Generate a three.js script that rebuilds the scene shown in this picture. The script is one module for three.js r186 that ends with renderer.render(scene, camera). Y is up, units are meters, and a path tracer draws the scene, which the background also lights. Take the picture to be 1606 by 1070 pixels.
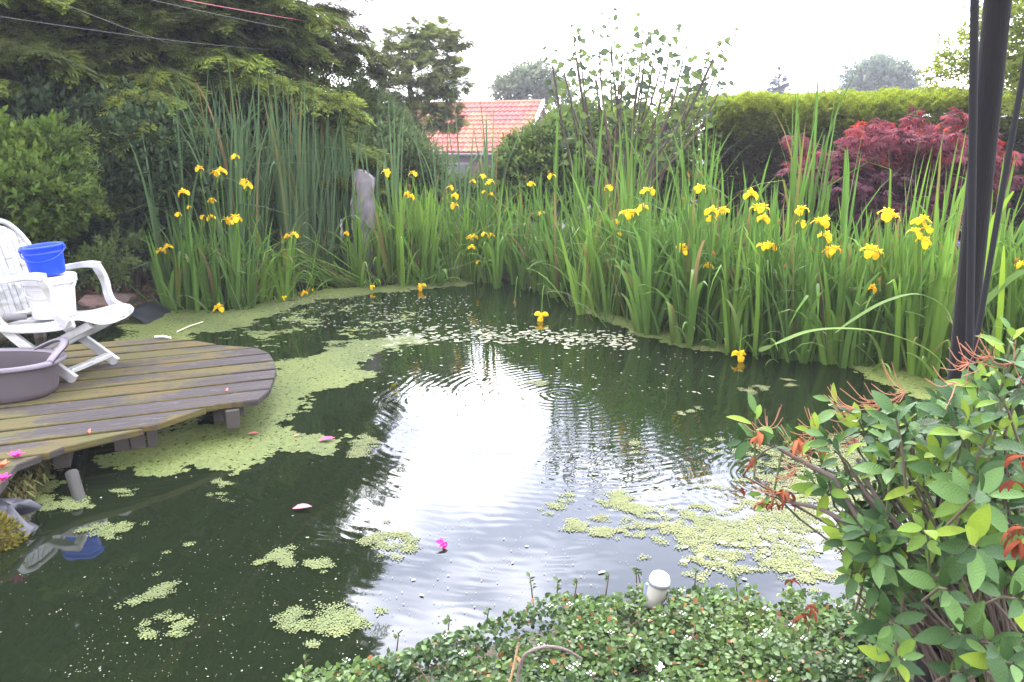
import * as THREE from 'three';
import { mergeGeometries } from 'three/addons/utils/BufferGeometryUtils.js';
import { RoundedBoxGeometry } from 'three/addons/geometries/RoundedBoxGeometry.js';

// ---------------------------------------------------------------- camera, sky, sun, exposure
const scene = new THREE.Scene();
const EYE = 1.5, PITCH = -13.5 * Math.PI / 180, FOC = 1250;
const camera = new THREE.PerspectiveCamera(2 * Math.atan(535 / FOC) * 180 / Math.PI, 1606 / 1070, 0.05, 400);
camera.position.set(0, EYE, 0);
camera.rotation.x = PITCH;
const renderer = new THREE.WebGLRenderer();
renderer.toneMapping = THREE.LinearToneMapping;
renderer.toneMappingExposure = 3.5;
renderer.shadowMap.enabled = true;

// ---- random numbers and noise
function rng(seed) { let a = seed >>> 0; return () => { a = (a + 0x6d2b79f5) | 0; let t = Math.imul(a ^ (a >>> 15), 1 | a); t = (t + Math.imul(t ^ (t >>> 7), 61 | t)) ^ t; return ((t ^ (t >>> 14)) >>> 0) / 4294967296; }; }
const hash = (x, y) => { let h = Math.imul(x | 0, 374761393) ^ Math.imul(y | 0, 668265263); h = Math.imul(h ^ (h >>> 13), 1274126177); return ((h ^ (h >>> 16)) >>> 0) / 4294967296; };
const sm = (t) => t * t * (3 - 2 * t), clamp = (x, a = 0, b = 1) => Math.min(b, Math.max(a, x)), lerp = (a, b, t) => a + (b - a) * t;
const step = (a, b, x) => sm(clamp((x - a) / (b - a)));
function vnoise(x, y) { const ix = Math.floor(x), iy = Math.floor(y), u = sm(x - ix), v = sm(y - iy); return lerp(lerp(hash(ix, iy), hash(ix + 1, iy), u), lerp(hash(ix, iy + 1), hash(ix + 1, iy + 1), u), v); }
function fbm(x, y, o = 4) { let s = 0, a = 0.5, n = 0; for (let i = 0; i < o; i++) { s += a * vnoise(x, y); n += a; a *= 0.5; x = x * 2.03 + 17.1; y = y * 2.03 + 9.7; } return s / n; }

const SUN_DIR = new THREE.Vector3(Math.sin(-14 * Math.PI / 180) * Math.cos(0.87), Math.sin(0.87), -Math.cos(-14 * Math.PI / 180) * Math.cos(0.87));
{
  const W = 1024, H = 512, data = new Float32Array(W * H * 4);
  for (let r = 0; r < H; r++) {
    const up = ((r + 0.5) / H - 0.5) * Math.PI, y = Math.sin(up), c = Math.cos(up);
    for (let q = 0; q < W; q++) {
      const a = ((q + 0.5) / W - 0.5) * 2 * Math.PI, x = Math.cos(a) * c, z = Math.sin(a) * c, i = (r * W + q) * 4;
      const yy = Math.max(y, 0), k = 1 / (yy + 0.22), ang = Math.acos(clamp(x * SUN_DIR.x + y * SUN_DIR.y + z * SUN_DIR.z, -1, 1));
      const cl = fbm(x * k * 2.3 + 4.3, z * k * 3.4 + 7.7, 5), fine = fbm(x * k * 5 + 1.3 + cl * 2, z * k * 9 + 2.9, 4);
      let dens = step(0.38, 0.62, cl * 0.7 + fine * 0.3);          // 1 = white cloud, 0 = thin grey-blue gap
      dens = lerp(dens, 1, Math.exp(-yy / 0.16));
      const glow = 1.35 * Math.exp(-((ang / 0.6) ** 2)) + 1.25 * Math.exp(-((ang / 1.05) ** 2));
      const L = (0.95 + glow + 0.5 * Math.exp(-yy / 0.2)) * lerp(0.52, 1.5, dens);
      const rC = lerp(0.84, 1.02, dens), gC = lerp(0.90, 1.0, dens), bC = lerp(1.24, 1.03, dens);
      data[i] = L * rC; data[i + 1] = L * gC; data[i + 2] = L * bC; data[i + 3] = 1;
      if (y < 0) { data[i] *= 0.35; data[i + 1] *= 0.36; data[i + 2] *= 0.34; }
    }
  }
  const t = new THREE.DataTexture(data, W, H, THREE.RGBAFormat, THREE.FloatType);
  t.magFilter = THREE.LinearFilter; t.mapping = THREE.EquirectangularReflectionMapping; t.needsUpdate = true;
  scene.background = t; scene.environment = t;
}
const sun = new THREE.DirectionalLight(new THREE.Color(1, 0.95, 0.86), 1.3);
sun.position.copy(SUN_DIR).multiplyScalar(40); sun.castShadow = true; sun.shadow.radius = 24;
sun.shadow.camera.left = sun.shadow.camera.bottom = -20; sun.shadow.camera.right = sun.shadow.camera.top = 20; sun.shadow.camera.far = 90;
scene.add(sun, sun.target);
scene.fog = new THREE.FogExp2(0xf2f4ff, 0.0017);      // the soft milky air of the day

// ---------------------------------------------------------------- helpers
const V = (x, y, z) => new THREE.Vector3(x, y, z), CP = Math.cos(PITCH), SP = Math.sin(PITCH);
function ray(u, v) { const x = (u - 803) / FOC, y = -(v - 535) / FOC; return V(x, y * CP + SP, y * SP - CP); }          // a line of sight, measured off the photograph
function at(u, v, y = 0) { const d = ray(u, v); return d.multiplyScalar((y - EYE) / d.y).add(V(0, EYE, 0)); }
function atD(u, v, dist) { const d = ray(u, v); return d.multiplyScalar(dist / -d.z).add(V(0, EYE, 0)); }       // the point that stands dist metres ahead
const used = new Map();
function numbered(n) { const k = used.get(n) ?? 0; used.set(n, k + 1); return k ? n + '_' + String(k).padStart(3, '0') : n; }
function tag(o, label, category, group) { o.userData.label = label; o.userData.category = category; if (group) o.userData.group = group; return o; }
function thing(name, label, category, pos = V(0, 0, 0), turn = 0, group) { const g = new THREE.Group(); g.name = numbered(name); g.position.copy(pos); g.rotation.y = turn; scene.add(g); return tag(g, label, category, group); }
function part(name, geo, mat, parent, stuff) { const m = new THREE.Mesh(geo, mat); m.name = name; m.castShadow = m.receiveShadow = true; if (stuff) m.userData.kind = 'stuff'; parent.add(m); return m; }
function struct(name, geo, mat, kind = 'structure') { const m = part(name, geo, mat, scene); m.userData.kind = kind; return m; }
const col = (r, g, b) => new THREE.Color().setRGB(r, g, b);
const std = (c, roughness = 0.8, more = {}) => new THREE.MeshStandardMaterial({ color: col(...c), roughness, ...more });
const phys = (c, roughness = 0.8, more = {}) => new THREE.MeshPhysicalMaterial({ color: col(...c), roughness, ...more });
const vegMat = (trans = 0.35, rough = 0.95) => new THREE.MeshPhysicalMaterial({ color: col(1, 1, 1), roughness: rough, transmission: trans, thickness: 0, vertexColors: true, side: THREE.DoubleSide, specularIntensity: 0.18 });

class MB {                                  // collects triangles with colours and builds one mesh
  constructor() { this.p = []; this.c = []; this.i = []; this.uv = []; }
  v(x, y, z, c, u = 0, w = 0) { this.p.push(x, y, z); this.c.push(c[0], c[1], c[2]); this.uv.push(u, w); return this.p.length / 3 - 1; }
  tri(a, b, c) { this.i.push(a, b, c); }
  quad(a, b, c, d) { this.i.push(a, b, c, a, c, d); }
  geo(smooth = true) {
    const g = new THREE.BufferGeometry();
    g.setAttribute('position', new THREE.Float32BufferAttribute(this.p, 3));
    g.setAttribute('color', new THREE.Float32BufferAttribute(this.c, 3));
    g.setAttribute('uv', new THREE.Float32BufferAttribute(this.uv, 2));
    g.setIndex(this.i);
    if (smooth) g.computeVertexNormals();
    return g;
  }
  tube(pts, r0, r1, c, sides = 6, cap = false) {
    const n = pts.length, d = V(0, 0, 0), a = V(0, 0, 0), b = V(0, 0, 0); let prev;
    for (let k = 0; k < n; k++) {
      d.subVectors(pts[Math.min(k + 1, n - 1)], pts[Math.max(k - 1, 0)]).normalize();
      if (k === 0) a.crossVectors(d, Math.abs(d.y) < 0.9 ? V(0, 1, 0) : V(1, 0, 0)).normalize(); else a.addScaledVector(d, -a.dot(d)).normalize();
      b.crossVectors(d, a);
      const r = lerp(r0, r1, k / (n - 1)), row = [];
      for (let s = 0; s < sides; s++) { const t = s / sides * 2 * Math.PI; row.push(this.v(pts[k].x + r * (a.x * Math.cos(t) + b.x * Math.sin(t)), pts[k].y + r * (a.y * Math.cos(t) + b.y * Math.sin(t)), pts[k].z + r * (a.z * Math.cos(t) + b.z * Math.sin(t)), c, s / sides, k / (n - 1))); }
      if (prev) for (let s = 0; s < sides; s++) this.quad(prev[s], row[s], row[(s + 1) % sides], prev[(s + 1) % sides]);
      if (cap && (k === 0 || k === n - 1)) { const m = this.v(pts[k].x, pts[k].y, pts[k].z, c); for (let s = 0; s < sides; s++) k ? this.tri(m, row[s], row[(s + 1) % sides]) : this.tri(m, row[(s + 1) % sides], row[s]); }
      prev = row;
    }
  }
  // a long blade: stands at o, leans by `lean` towards azimuth az and curls over by `curl`
  blade(o, len, w, az, lean, curl, c0, c1, { seg = 7, kink = 0, kinkAt = 0.7, turn = 0, pow = 2.2, sway = 0 } = {}) {
    let x = o.x, y = o.y, z = o.z, prev; const f = az + turn, wx = -Math.sin(f), wz = Math.cos(f);
    for (let k = 0; k <= seg; k++) {
      const t = k / seg, th = lean + curl * Math.pow(t, pow) + (t > kinkAt ? kink : 0), az2 = az + sway * t;
      const ww = w * 0.5 * (t < 0.12 ? 0.75 + 2 * t : 1) * (1 - Math.pow(t, 3.2)) + 0.0004, c = [lerp(c0[0], c1[0], t), lerp(c0[1], c1[1], t), lerp(c0[2], c1[2], t)];
      const fold = ww * 0.25, nx = Math.cos(az2) * Math.cos(th), nz = Math.sin(az2) * Math.cos(th), ny = -Math.sin(th);
      const row = [this.v(x + wx * ww, y, z + wz * ww, c), this.v(x - nx * fold, y - ny * fold, z - nz * fold, c), this.v(x - wx * ww, y, z - wz * ww, c)];
      if (prev) { this.quad(prev[0], row[0], row[1], prev[1]); this.quad(prev[1], row[1], row[2], prev[2]); }
      prev = row;
      const s = len / seg; x += Math.sin(th) * Math.cos(az2) * s; y += Math.cos(th) * s; z += Math.sin(th) * Math.sin(az2) * s;
    }
  }
}
// copies of one small shape: rows of {p, y: direction of its length, z: direction it faces, s: size or [x, y, z], c: colour}
function scatter(name, geo, mat, rows, parent, kind = 'stuff') {
  const m = new THREE.InstancedMesh(geo, mat, rows.length), X = V(0, 0, 0), Y = V(0, 0, 0), Z = V(0, 0, 0), M = new THREE.Matrix4(), C = new THREE.Color();
  rows.forEach((r, k) => {
    Y.copy(r.y).normalize(); Z.copy(r.z); Z.addScaledVector(Y, -Z.dot(Y)); if (Z.lengthSq() < 1e-6) Z.set(Y.y, -Y.x, 0.01); Z.normalize(); X.crossVectors(Y, Z);
    const s = r.s.length ? r.s : [r.s, r.s, r.s];
    M.makeBasis(X.clone().multiplyScalar(s[0]), Y.clone().multiplyScalar(s[1]), Z.clone().multiplyScalar(s[2])).setPosition(r.p); m.setMatrixAt(k, M);
    m.setColorAt(k, C.setRGB(r.c[0], r.c[1], r.c[2]));
  });
  m.name = name; m.castShadow = m.receiveShadow = true; if (kind) m.userData.kind = kind; (parent ?? scene).add(m); return m;
}
const jit = (R, c, f = 0.2) => { const k = 1 + (R() * 2 - 1) * f, h = (R() * 2 - 1) * f * 0.3; return [c[0] * k * (1 + h), c[1] * k, c[2] * k * (1 - h)]; };
const mixc = (a, b, t) => [lerp(a[0], b[0], t), lerp(a[1], b[1], t), lerp(a[2], b[2], t)];
const dirOf = (R) => { const y = R() * 2 - 1, a = R() * 2 * Math.PI, r = Math.sqrt(1 - y * y); return V(r * Math.cos(a), y, r * Math.sin(a)); };
function inside(poly, x, y) { let r = false; for (let i = 0, j = poly.length - 1; i < poly.length; j = i++) { const [xi, yi] = poly[i], [xj, yj] = poly[j]; if ((yi > y) !== (yj > y) && x < ((xj - xi) * (y - yi)) / (yj - yi) + xi) r = !r; } return r; }
function edgeDist(poly, x, y) { let d = 1e9; for (let i = 0, j = poly.length - 1; i < poly.length; j = i++) { const [ax, ay] = poly[j], [bx, by] = poly[i], dx = bx - ax, dy = by - ay, t = clamp(((x - ax) * dx + (y - ay) * dy) / (dx * dx + dy * dy)); d = Math.min(d, Math.hypot(x - ax - dx * t, y - ay - dy * t)); } return inside(poly, x, y) ? d : -d; }
function tex(w, h, f, srgb = false, rep = true) {      // f(u, v) -> [r, g, b] linear 0..1 (or sRGB when srgb)
  const d = new Uint8Array(w * h * 4);
  for (let y = 0; y < h; y++) for (let x = 0; x < w; x++) { const c = f((x + 0.5) / w, (y + 0.5) / h), i = (y * w + x) * 4; d[i] = clamp(c[0]) * 255; d[i + 1] = clamp(c[1]) * 255; d[i + 2] = clamp(c[2]) * 255; d[i + 3] = 255; }
  const t = new THREE.DataTexture(d, w, h); t.magFilter = THREE.LinearFilter; t.minFilter = THREE.LinearFilter; if (rep) t.wrapS = t.wrapT = THREE.RepeatWrapping; if (srgb) t.colorSpace = THREE.SRGBColorSpace; t.needsUpdate = true; return t;
}
const toS = (c) => c.map((x) => Math.pow(clamp(x), 1 / 2.2));

// ---------------------------------------------------------------- ground and pond
const shorePx = [[250, 482], [330, 470], [400, 462], [440, 452], [500, 446], [560, 442], [620, 444], [680, 436], [720, 430], [770, 433], [820, 444], [870, 458], [930, 482], [990, 500], [1050, 518], [1150, 542], [1220, 549], [1300, 553], [1380, 558], [1490, 580]];
const POND = [[-4.4, -5.2], [-4.1, -7.0], ...shorePx.map(([u, v]) => { const p = at(u, v); return [p.x, p.z]; }), [3.2, -4.6], [3.0, -3.4], [2.3, -2.6], [1.4, -2.36], [0.9, -2.36], [0.4, -2.4], [0.05, -2.2], [-0.3, -2.0], [-0.75, -1.72], [-1.5, -1.35], [-2.1, -1.5], [-2.12, -2.3], [-1.98, -2.95], [-2.15, -3.3], [-3.2, -3.6], [-4.4, -4.2]];
const groundY = (x, z) => {
  const d = edgeDist(POND, x, z);
  if (d > 0) return -0.5 * step(0, 0.35, d) + 0.03;
  const far = Math.hypot(x, z + 6);
  return 0.03 + 0.05 * step(0, 0.25, -d) + (fbm(x * 0.9 + 3, z * 0.9, 3) - 0.5) * 0.12 * step(0, 1, -d) - 1.0 * step(16, 40, far);
};
{
  const line = (lo, hi, s) => { const out = []; for (let x = lo; x <= hi + 1e-6; x += s) out.push(x); return out; };
  const xs = [-320, -200, -120, -80, -55, -40, -30, -22, -16, -12, -9, -7, ...line(-6, 6, 0.12), 7, 9, 12, 16, 22, 30, 40, 55, 80, 120, 200, 320];
  const zs = [60, 30, 16, 9, 5, 3, ...line(-1.5, 2, 0.3).reverse(), ...line(1.62, 12, 0.12).map((x) => -x), -13, -14, -16, -19, -23, -28, -34, -42, -55, -80, -120, -200, -320];
  const mb = new MB(), W = xs.length;
  for (const z of zs) for (const x of xs) mb.v(x, groundY(x, z), z, [1, 1, 1], x, z);
  for (let j = 0; j + 1 < zs.length; j++) for (let i = 0; i + 1 < W; i++) mb.quad(j * W + i, j * W + i + 1, (j + 1) * W + i + 1, (j + 1) * W + i);
  const t = tex(512, 512, (u, v) => {
    const a = fbm(u * 9, v * 9, 4), b = fbm(u * 70 + 5, v * 70, 2), m = step(0.45, 0.62, a), f = 0.65 + 0.7 * b;
    return toS(mixc([0.06 * f, 0.042 * f, 0.026 * f], [0.03 * f, 0.046 * f, 0.014 * f], 0.25 + m * 0.7));
  }, true);
  t.repeat.set(1 / 2.3, 1 / 2.3);
  const b = tex(256, 256, (u, v) => { const h = vnoise(u * 60, v * 60) * 0.6 + hash(u * 256, v * 256) * 0.4; return [h, h, h]; });
  b.repeat.set(1 / 0.8, 1 / 0.8);
  struct('ground', mb.geo(), std([1, 1, 1], 0.95, { map: t, bumpMap: b, bumpScale: 0.025 }));
}
// pond surface: its waves are a height map in metres over the ten metres of the pond
{
  const N = 1536, S = 10, X0 = -5, Z0 = -11, d = new Float32Array(N * N * 4);
  const rings = [[...at(880, 618).toArray(), 0.00036, 0.06, 1.1], [...at(1000, 735).toArray(), 0.0002, 0.07, 0.7], [...at(690, 492).toArray(), 0.0006, 0.07, 0.5], [...at(600, 500).toArray(), 0.0004, 0.06, 0.5], [...at(1250, 745).toArray(), 0.0004, 0.05, 0.4]];
  for (let j = 0; j < N; j++) for (let i = 0; i < N; i++) {
    const x = X0 + (i + 0.5) / N * S, z = Z0 + (j + 0.5) / N * S; let h = 0;
    for (const [cx, , cz, A, w, fall] of rings) { const wob = 0.1 * (vnoise(x * 2.6 + 9, z * 2.6) - 0.5) + 0.035 * (vnoise(x * 11, z * 11) - 0.5), r = Math.hypot(x - cx, z - cz) + wob; if (r < fall * 4.5) h += A * Math.exp(-r / fall) * Math.sin(2 * Math.PI * r / w) * (0.6 + 0.8 * vnoise(x * 9, z * 9)); }
    const calm = 0.25 + 0.75 * step(-1.6, 0.3, x) * step(-2.2, -3.4, z);
    h += (0.00034 * (fbm(x * 3.1 + 3, z * 6.5, 2) - 0.5) + 0.00018 * (vnoise(x * 13, z * 24) - 0.5)) * calm;
    d[(j * N + i) * 4] = h; d[(j * N + i) * 4 + 3] = 1;
  }
  const t = new THREE.DataTexture(d, N, N, THREE.RGBAFormat, THREE.FloatType); t.magFilter = THREE.LinearFilter; t.needsUpdate = true;
  const mb = new MB(), ring = POND.map(([x, z]) => { const k = 1.03; return [(x + 0.5) * k - 0.5, (z + 4.5) * k - 4.5]; });
  const g = new THREE.ShapeGeometry(new THREE.Shape(ring.map(([x, z]) => new THREE.Vector2(x, -z))));
  g.rotateX(-Math.PI / 2);
  const p = g.attributes.position, uv = new Float32Array(p.count * 2);
  for (let k = 0; k < p.count; k++) { uv[k * 2] = (p.getX(k) - X0) / S; uv[k * 2 + 1] = (p.getZ(k) - Z0) / S; }
  g.setAttribute('uv', new THREE.BufferAttribute(uv, 2));
  struct('pond_water', g, phys([0.0075, 0.0115, 0.005], 0.025, { ior: 1.5, bumpMap: t, bumpScale: 1, specularIntensity: 1 }));
}
// ---------------------------------------------------------------- wooden deck over the pond
const DECK = 0.2;
{
  const TH = 24 * Math.PI / 180, cs = Math.cos(TH), sn = Math.sin(TH);
  const deck = thing('wooden_deck', 'weathered mossy plank deck with rounded end jutting over the pond', 'deck', V(0, 0, 0), TH);
  const out = [[-4.6, -5.0], [-3.3, -5.75], [-2.8, -5.61], [-2.54, -5.51], [-2.24, -5.45], [-1.98, -5.3], [-1.74, -5.24], [-1.6, -5.08], [-1.5, -4.86], [-1.43, -4.66], [-1.39, -4.46], [-1.35, -4.23], [-1.36, -4.07], [-1.55, -3.99], [-1.67, -3.78], [-1.78, -3.61], [-2.02, -3.38], [-2.1, -3.16], [-2.03, -2.93], [-2.1, -2.75], [-3.3, -2.6], [-4.6, -3.2]].map(([x, z]) => [x * cs - z * sn, x * sn + z * cs]);
  const clip = (poly, keep, cut) => { const r = []; for (let i = 0; i < poly.length; i++) { const a = poly[i], b = poly[(i + 1) % poly.length], ka = keep(a), kb = keep(b); if (ka) r.push(a); if (ka !== kb) { const t = (cut - a[1]) / (b[1] - a[1]); r.push([lerp(a[0], b[0], t), cut]); } } return r; };
  const grain = tex(1536, 1536, (u, v) => {
    const s = u * 4 - 3, q = -(v * 4 + 2.5), id = Math.floor((q + 4.865) / 0.205), R = hash(id, 7), off = R * 40;
    const g = fbm(s * 2.2 + off, q * 90, 3), f = vnoise(s * 9 + off, q * 260), k = fbm(s * 6 + off, q * 22, 3), inP = Math.abs(((q + 4.865) / 0.205 - id) - 0.5) * 2;
    let c = mixc([0.015, 0.011, 0.0095], [0.047, 0.036, 0.033], clamp(g * 0.9 + f * 0.25 - 0.1) * (0.75 + 0.5 * R));
    c = mixc(c, [0.1, 0.088, 0.084], step(0.68, 0.8, fbm(s * 14 + 5, q * 50 + off, 3)) * 0.5);
    const where = clamp(1.05 - 0.62 * (s - (-0.75)) + 0.55 * step(-4.75, -5.1, q) + 0.25 * step(-4.05, -3.6, q), 0, 1.25);
    const m = step(0.5, 0.68, fbm(s * 2.6 + off * 0.3, q * 7, 4) * 0.75 + vnoise(s * 45, q * 60) * 0.12 + 0.14 * inP * 0.6 + (where - 0.6) * 0.34);
    const mc = mixc([0.085, 0.055, 0.005], [0.056, 0.056, 0.005], vnoise(s * 8, q * 12));
    return toS(mixc(c, mc, m * 0.92));
  }, true, false);
  grain.repeat.set(1 / 4, 1 / 4); grain.offset.set(3 / 4, -2.5 / 4);
  const bump = tex(512, 512, (u, v) => { const h = fbm(u * 6, v * 110, 3) * 0.7 + vnoise(u * 80, v * 200) * 0.3; return [h, h, h]; });
  const wood = std([1, 1, 1], 0.85, { map: grain, bumpMap: bump, bumpScale: 0.006 });
  const R = rng(5), T = 0.034;
  for (let q0 = -4.865 - 6 * 0.205; q0 < -2.4; q0 += 0.205) {
    const a = q0 + 0.016, b = q0 + 0.19;
    let poly = clip(clip(out, (p) => p[1] >= a, a), (p) => p[1] <= b, b);
    if (poly.length < 3) continue;
    const sh = new THREE.Shape(poly.map(([s, q]) => new THREE.Vector2(s, -q)));
    const g = new THREE.ExtrudeGeometry(sh, { depth: T - 0.008, bevelEnabled: true, bevelThickness: 0.004, bevelSize: 0.004, bevelOffset: -0.004, bevelSegments: 1 });
    g.rotateX(-Math.PI / 2); g.translate(0, DECK - T + 0.004 + (R() - 0.5) * 0.006, 0); g.rotateZ((R() - 0.5) * 0.002);
    part('plank', g, wood, deck);
  }
  const dark = std([0.06, 0.05, 0.042], 0.9, { bumpMap: bump, bumpScale: 0.004 });
  for (const [q, len, s0] of [[0.28, 1.0, -4.75], [-0.5, 1.5, -4.75], [-1.5, 1.6, -4.4]]) { const g = new RoundedBoxGeometry(0.07, 0.1, len, 2, 0.005); g.translate(q, DECK - T - 0.053, s0); part('joist', g, dark, deck); }
  const grey = std([0.075, 0.065, 0.058], 0.9, { bumpMap: bump, bumpScale: 0.004 });
  for (const [u, v, w] of [[190, 692, 0.075], [215, 690, 0.07], [345, 648, 0.07], [238, 688, 0.05], [375, 640, 0.06]]) {
    const p = at(u, v, 0.06), s = p.x * cs - p.z * sn, q = p.x * sn + p.z * cs, g = new RoundedBoxGeometry(w, 0.55, w, 2, 0.006); g.translate(s, DECK - T - 0.285, q - 0.06); part('post', g, grey, deck);
  }
}
// ---------------------------------------------------------------- white folding chair
const chairTurn = -0.12, CH = V(-2.52, DECK + 0.001, -4.6);
function bar(pts, w, th, z) {       // a flat bar along a curve in the X-Y plane, th thick across Z
  const c = new THREE.CatmullRomCurve3(pts.map(([x, y]) => V(x, y, 0))), n = 24, L = [], Rr = [];
  for (let k = 0; k <= n; k++) { const p = c.getPoint(k / n), t = c.getTangent(k / n), ww = (typeof w === 'function' ? w(k / n) : w) / 2; L.push(new THREE.Vector2(p.x - t.y * ww, p.y + t.x * ww)); Rr.unshift(new THREE.Vector2(p.x + t.y * ww, p.y - t.x * ww)); }
  const g = new THREE.ExtrudeGeometry(new THREE.Shape([...L, ...Rr]), { depth: th - 0.012, bevelEnabled: true, bevelThickness: 0.006, bevelSize: 0.006, bevelOffset: -0.006, bevelSegments: 2 });
  g.translate(0, 0, z - th / 2 + 0.006); return g;
}
{
  const chair = thing('garden_chair', 'white plastic folding garden chair with armrests standing on the mossy deck', 'chair', CH, chairTurn);
  const dirt = tex(256, 256, (u, v) => { const f = step(0.42, 0.7, fbm(u * 7, v * 7, 4)), q = step(0.62, 0.8, fbm(u * 3 + 9, v * 14, 3)), n = 0.97 - 0.16 * f - 0.14 * q; return [n, n, n * (0.985 - 0.06 * q)]; }, true);
  const pl = phys([0.5, 0.5, 0.515], 0.45, { map: dirt, side: THREE.DoubleSide });
  const prof = new THREE.CatmullRomCurve3([[-0.38, 0.325], [-0.28, 0.325], [-0.09, 0.345], [0.06, 0.38], [0.13, 0.39], [0.185, 0.375], [0.203, 0.342]].map(([x, y]) => V(x, y, 0)));
  const shell = (n, m, f) => { const mb = new MB(); for (let i = 0; i <= n; i++) for (let j = 0; j <= m; j++) { const p = f(i / n, j / m); mb.v(p.x, p.y, p.z, [1, 1, 1], p.z * 3, i / n * 2); } for (let i = 0; i < n; i++) for (let j = 0; j < m; j++) mb.quad(i * (m + 1) + j, i * (m + 1) + j + 1, (i + 1) * (m + 1) + j + 1, (i + 1) * (m + 1) + j); return mb.geo(); };
  const half = (t) => 0.225 * (t > 0.72 ? Math.sqrt(Math.max(0.12, 1 - ((t - 0.72) / 0.3) ** 2)) : 1) * (t < 0.06 ? 0.92 : 1);
  const seat = (dy, k) => (t, s) => { const p = prof.getPoint(t), a = s * 2 - 1, edge = Math.max(0, Math.abs(a) - 0.86) / 0.14; return V(p.x, p.y + dy - 0.018 * edge * edge * k - 0.004 * Math.cos(a * Math.PI / 2), a * half(t)); };
  part('seat', mergeGeometries([shell(30, 22, seat(0, 1)), shell(30, 22, seat(-0.02, 0.1))]), pl, chair);
  // back: upright slats between a bowed frame, the top cut to an arch
  const backAt = (h, z) => V(-0.40 - h * 0.2 - 0.05 * h * h + 0.25 * z * z, 0.33 + h * 0.98, z);
  const topH = (z) => 0.58 - 0.16 * (Math.abs(z) / 0.235) ** 3.2;
  for (let k = 0; k < 9; k++) {
    const z0 = -0.2 + k * 0.05, mb = new MB();
    for (const d of [0, -0.012]) for (let i = 0; i <= 14; i++) for (const zz of [z0 - 0.0215, z0 + 0.0215]) { const p = backAt(0.02 + (topH(zz) - 0.05) * i / 14, zz); mb.v(p.x + d, p.y, p.z, [1, 1, 1], p.z * 3, p.y * 3); }
    for (let i = 0; i < 14; i++) { const b = i * 2, o = 30; mb.quad(b, b + 1, b + 3, b + 2); mb.quad(o + b, o + b + 2, o + b + 3, o + b + 1); mb.quad(b, b + 2, o + b + 2, o + b); mb.quad(b + 1, o + b + 1, o + b + 3, b + 3); }
    mb.quad(28, 29, 59, 58); part('slat', mb.geo(false), pl, chair);
  }
  const fr = new MB(), rim = []; for (let k = 0; k <= 40; k++) { const a = k / 40; let z, h; if (a < 0.3) { z = -0.235; h = a / 0.3 * 0.42; } else if (a > 0.7) { z = 0.235; h = (1 - a) / 0.3 * 0.42; } else { z = lerp(-0.235, 0.235, (a - 0.3) / 0.4); h = topH(z); } rim.push(backAt(h, z)); }
  fr.tube(rim, 0.016, 0.016, [1, 1, 1], 8, true); fr.tube([backAt(0.02, -0.23), backAt(0.02, 0), backAt(0.02, 0.23)], 0.017, 0.017, [1, 1, 1], 8);
  part('back_frame', fr.geo(), pl, chair);
  for (const s of [1, -1]) {
    const z = s * 0.245;
    part('armrest', bar([[-0.47, 0.545], [-0.36, 0.575], [-0.22, 0.602], [-0.1, 0.618], [-0.035, 0.612]], (t) => 0.03 + 0.012 * t, 0.052, z), pl, chair);
    part('arm_support', bar([[-0.052, 0.605], [-0.026, 0.56], [-0.006, 0.5], [0.0, 0.44], [0.022, 0.385], [0.075, 0.352]], (t) => 0.042 + 0.02 * Math.abs(t - 0.5), 0.036, z), pl, chair);
    part('leg', bar([[0.035, 0.012], [-0.12, 0.125], [-0.27, 0.228], [-0.39, 0.34], [-0.45, 0.46], [-0.48, 0.56]], (t) => 0.06 - 0.012 * t, 0.03, s * 0.2), pl, chair);
    part('leg', bar([[-0.47, 0.012], [-0.3, 0.12], [-0.05, 0.235], [0.08, 0.3], [0.15, 0.335]], 0.045, 0.028, s * 0.165), pl, chair);
    part('side_rail', bar([[-0.4, 0.312], [-0.2, 0.308], [0.0, 0.328], [0.1, 0.355]], 0.038, 0.02, s * 0.232), pl, chair);
  }
  const g = new RoundedBoxGeometry(0.045, 0.03, 0.38, 2, 0.008); g.translate(-0.005, 0.06, 0); part('foot_rail', g, pl, chair);
  const g2 = new RoundedBoxGeometry(0.04, 0.03, 0.3, 2, 0.008); g2.translate(-0.4, 0.05, 0); part('foot_rail', g2, pl, chair);
}
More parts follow.
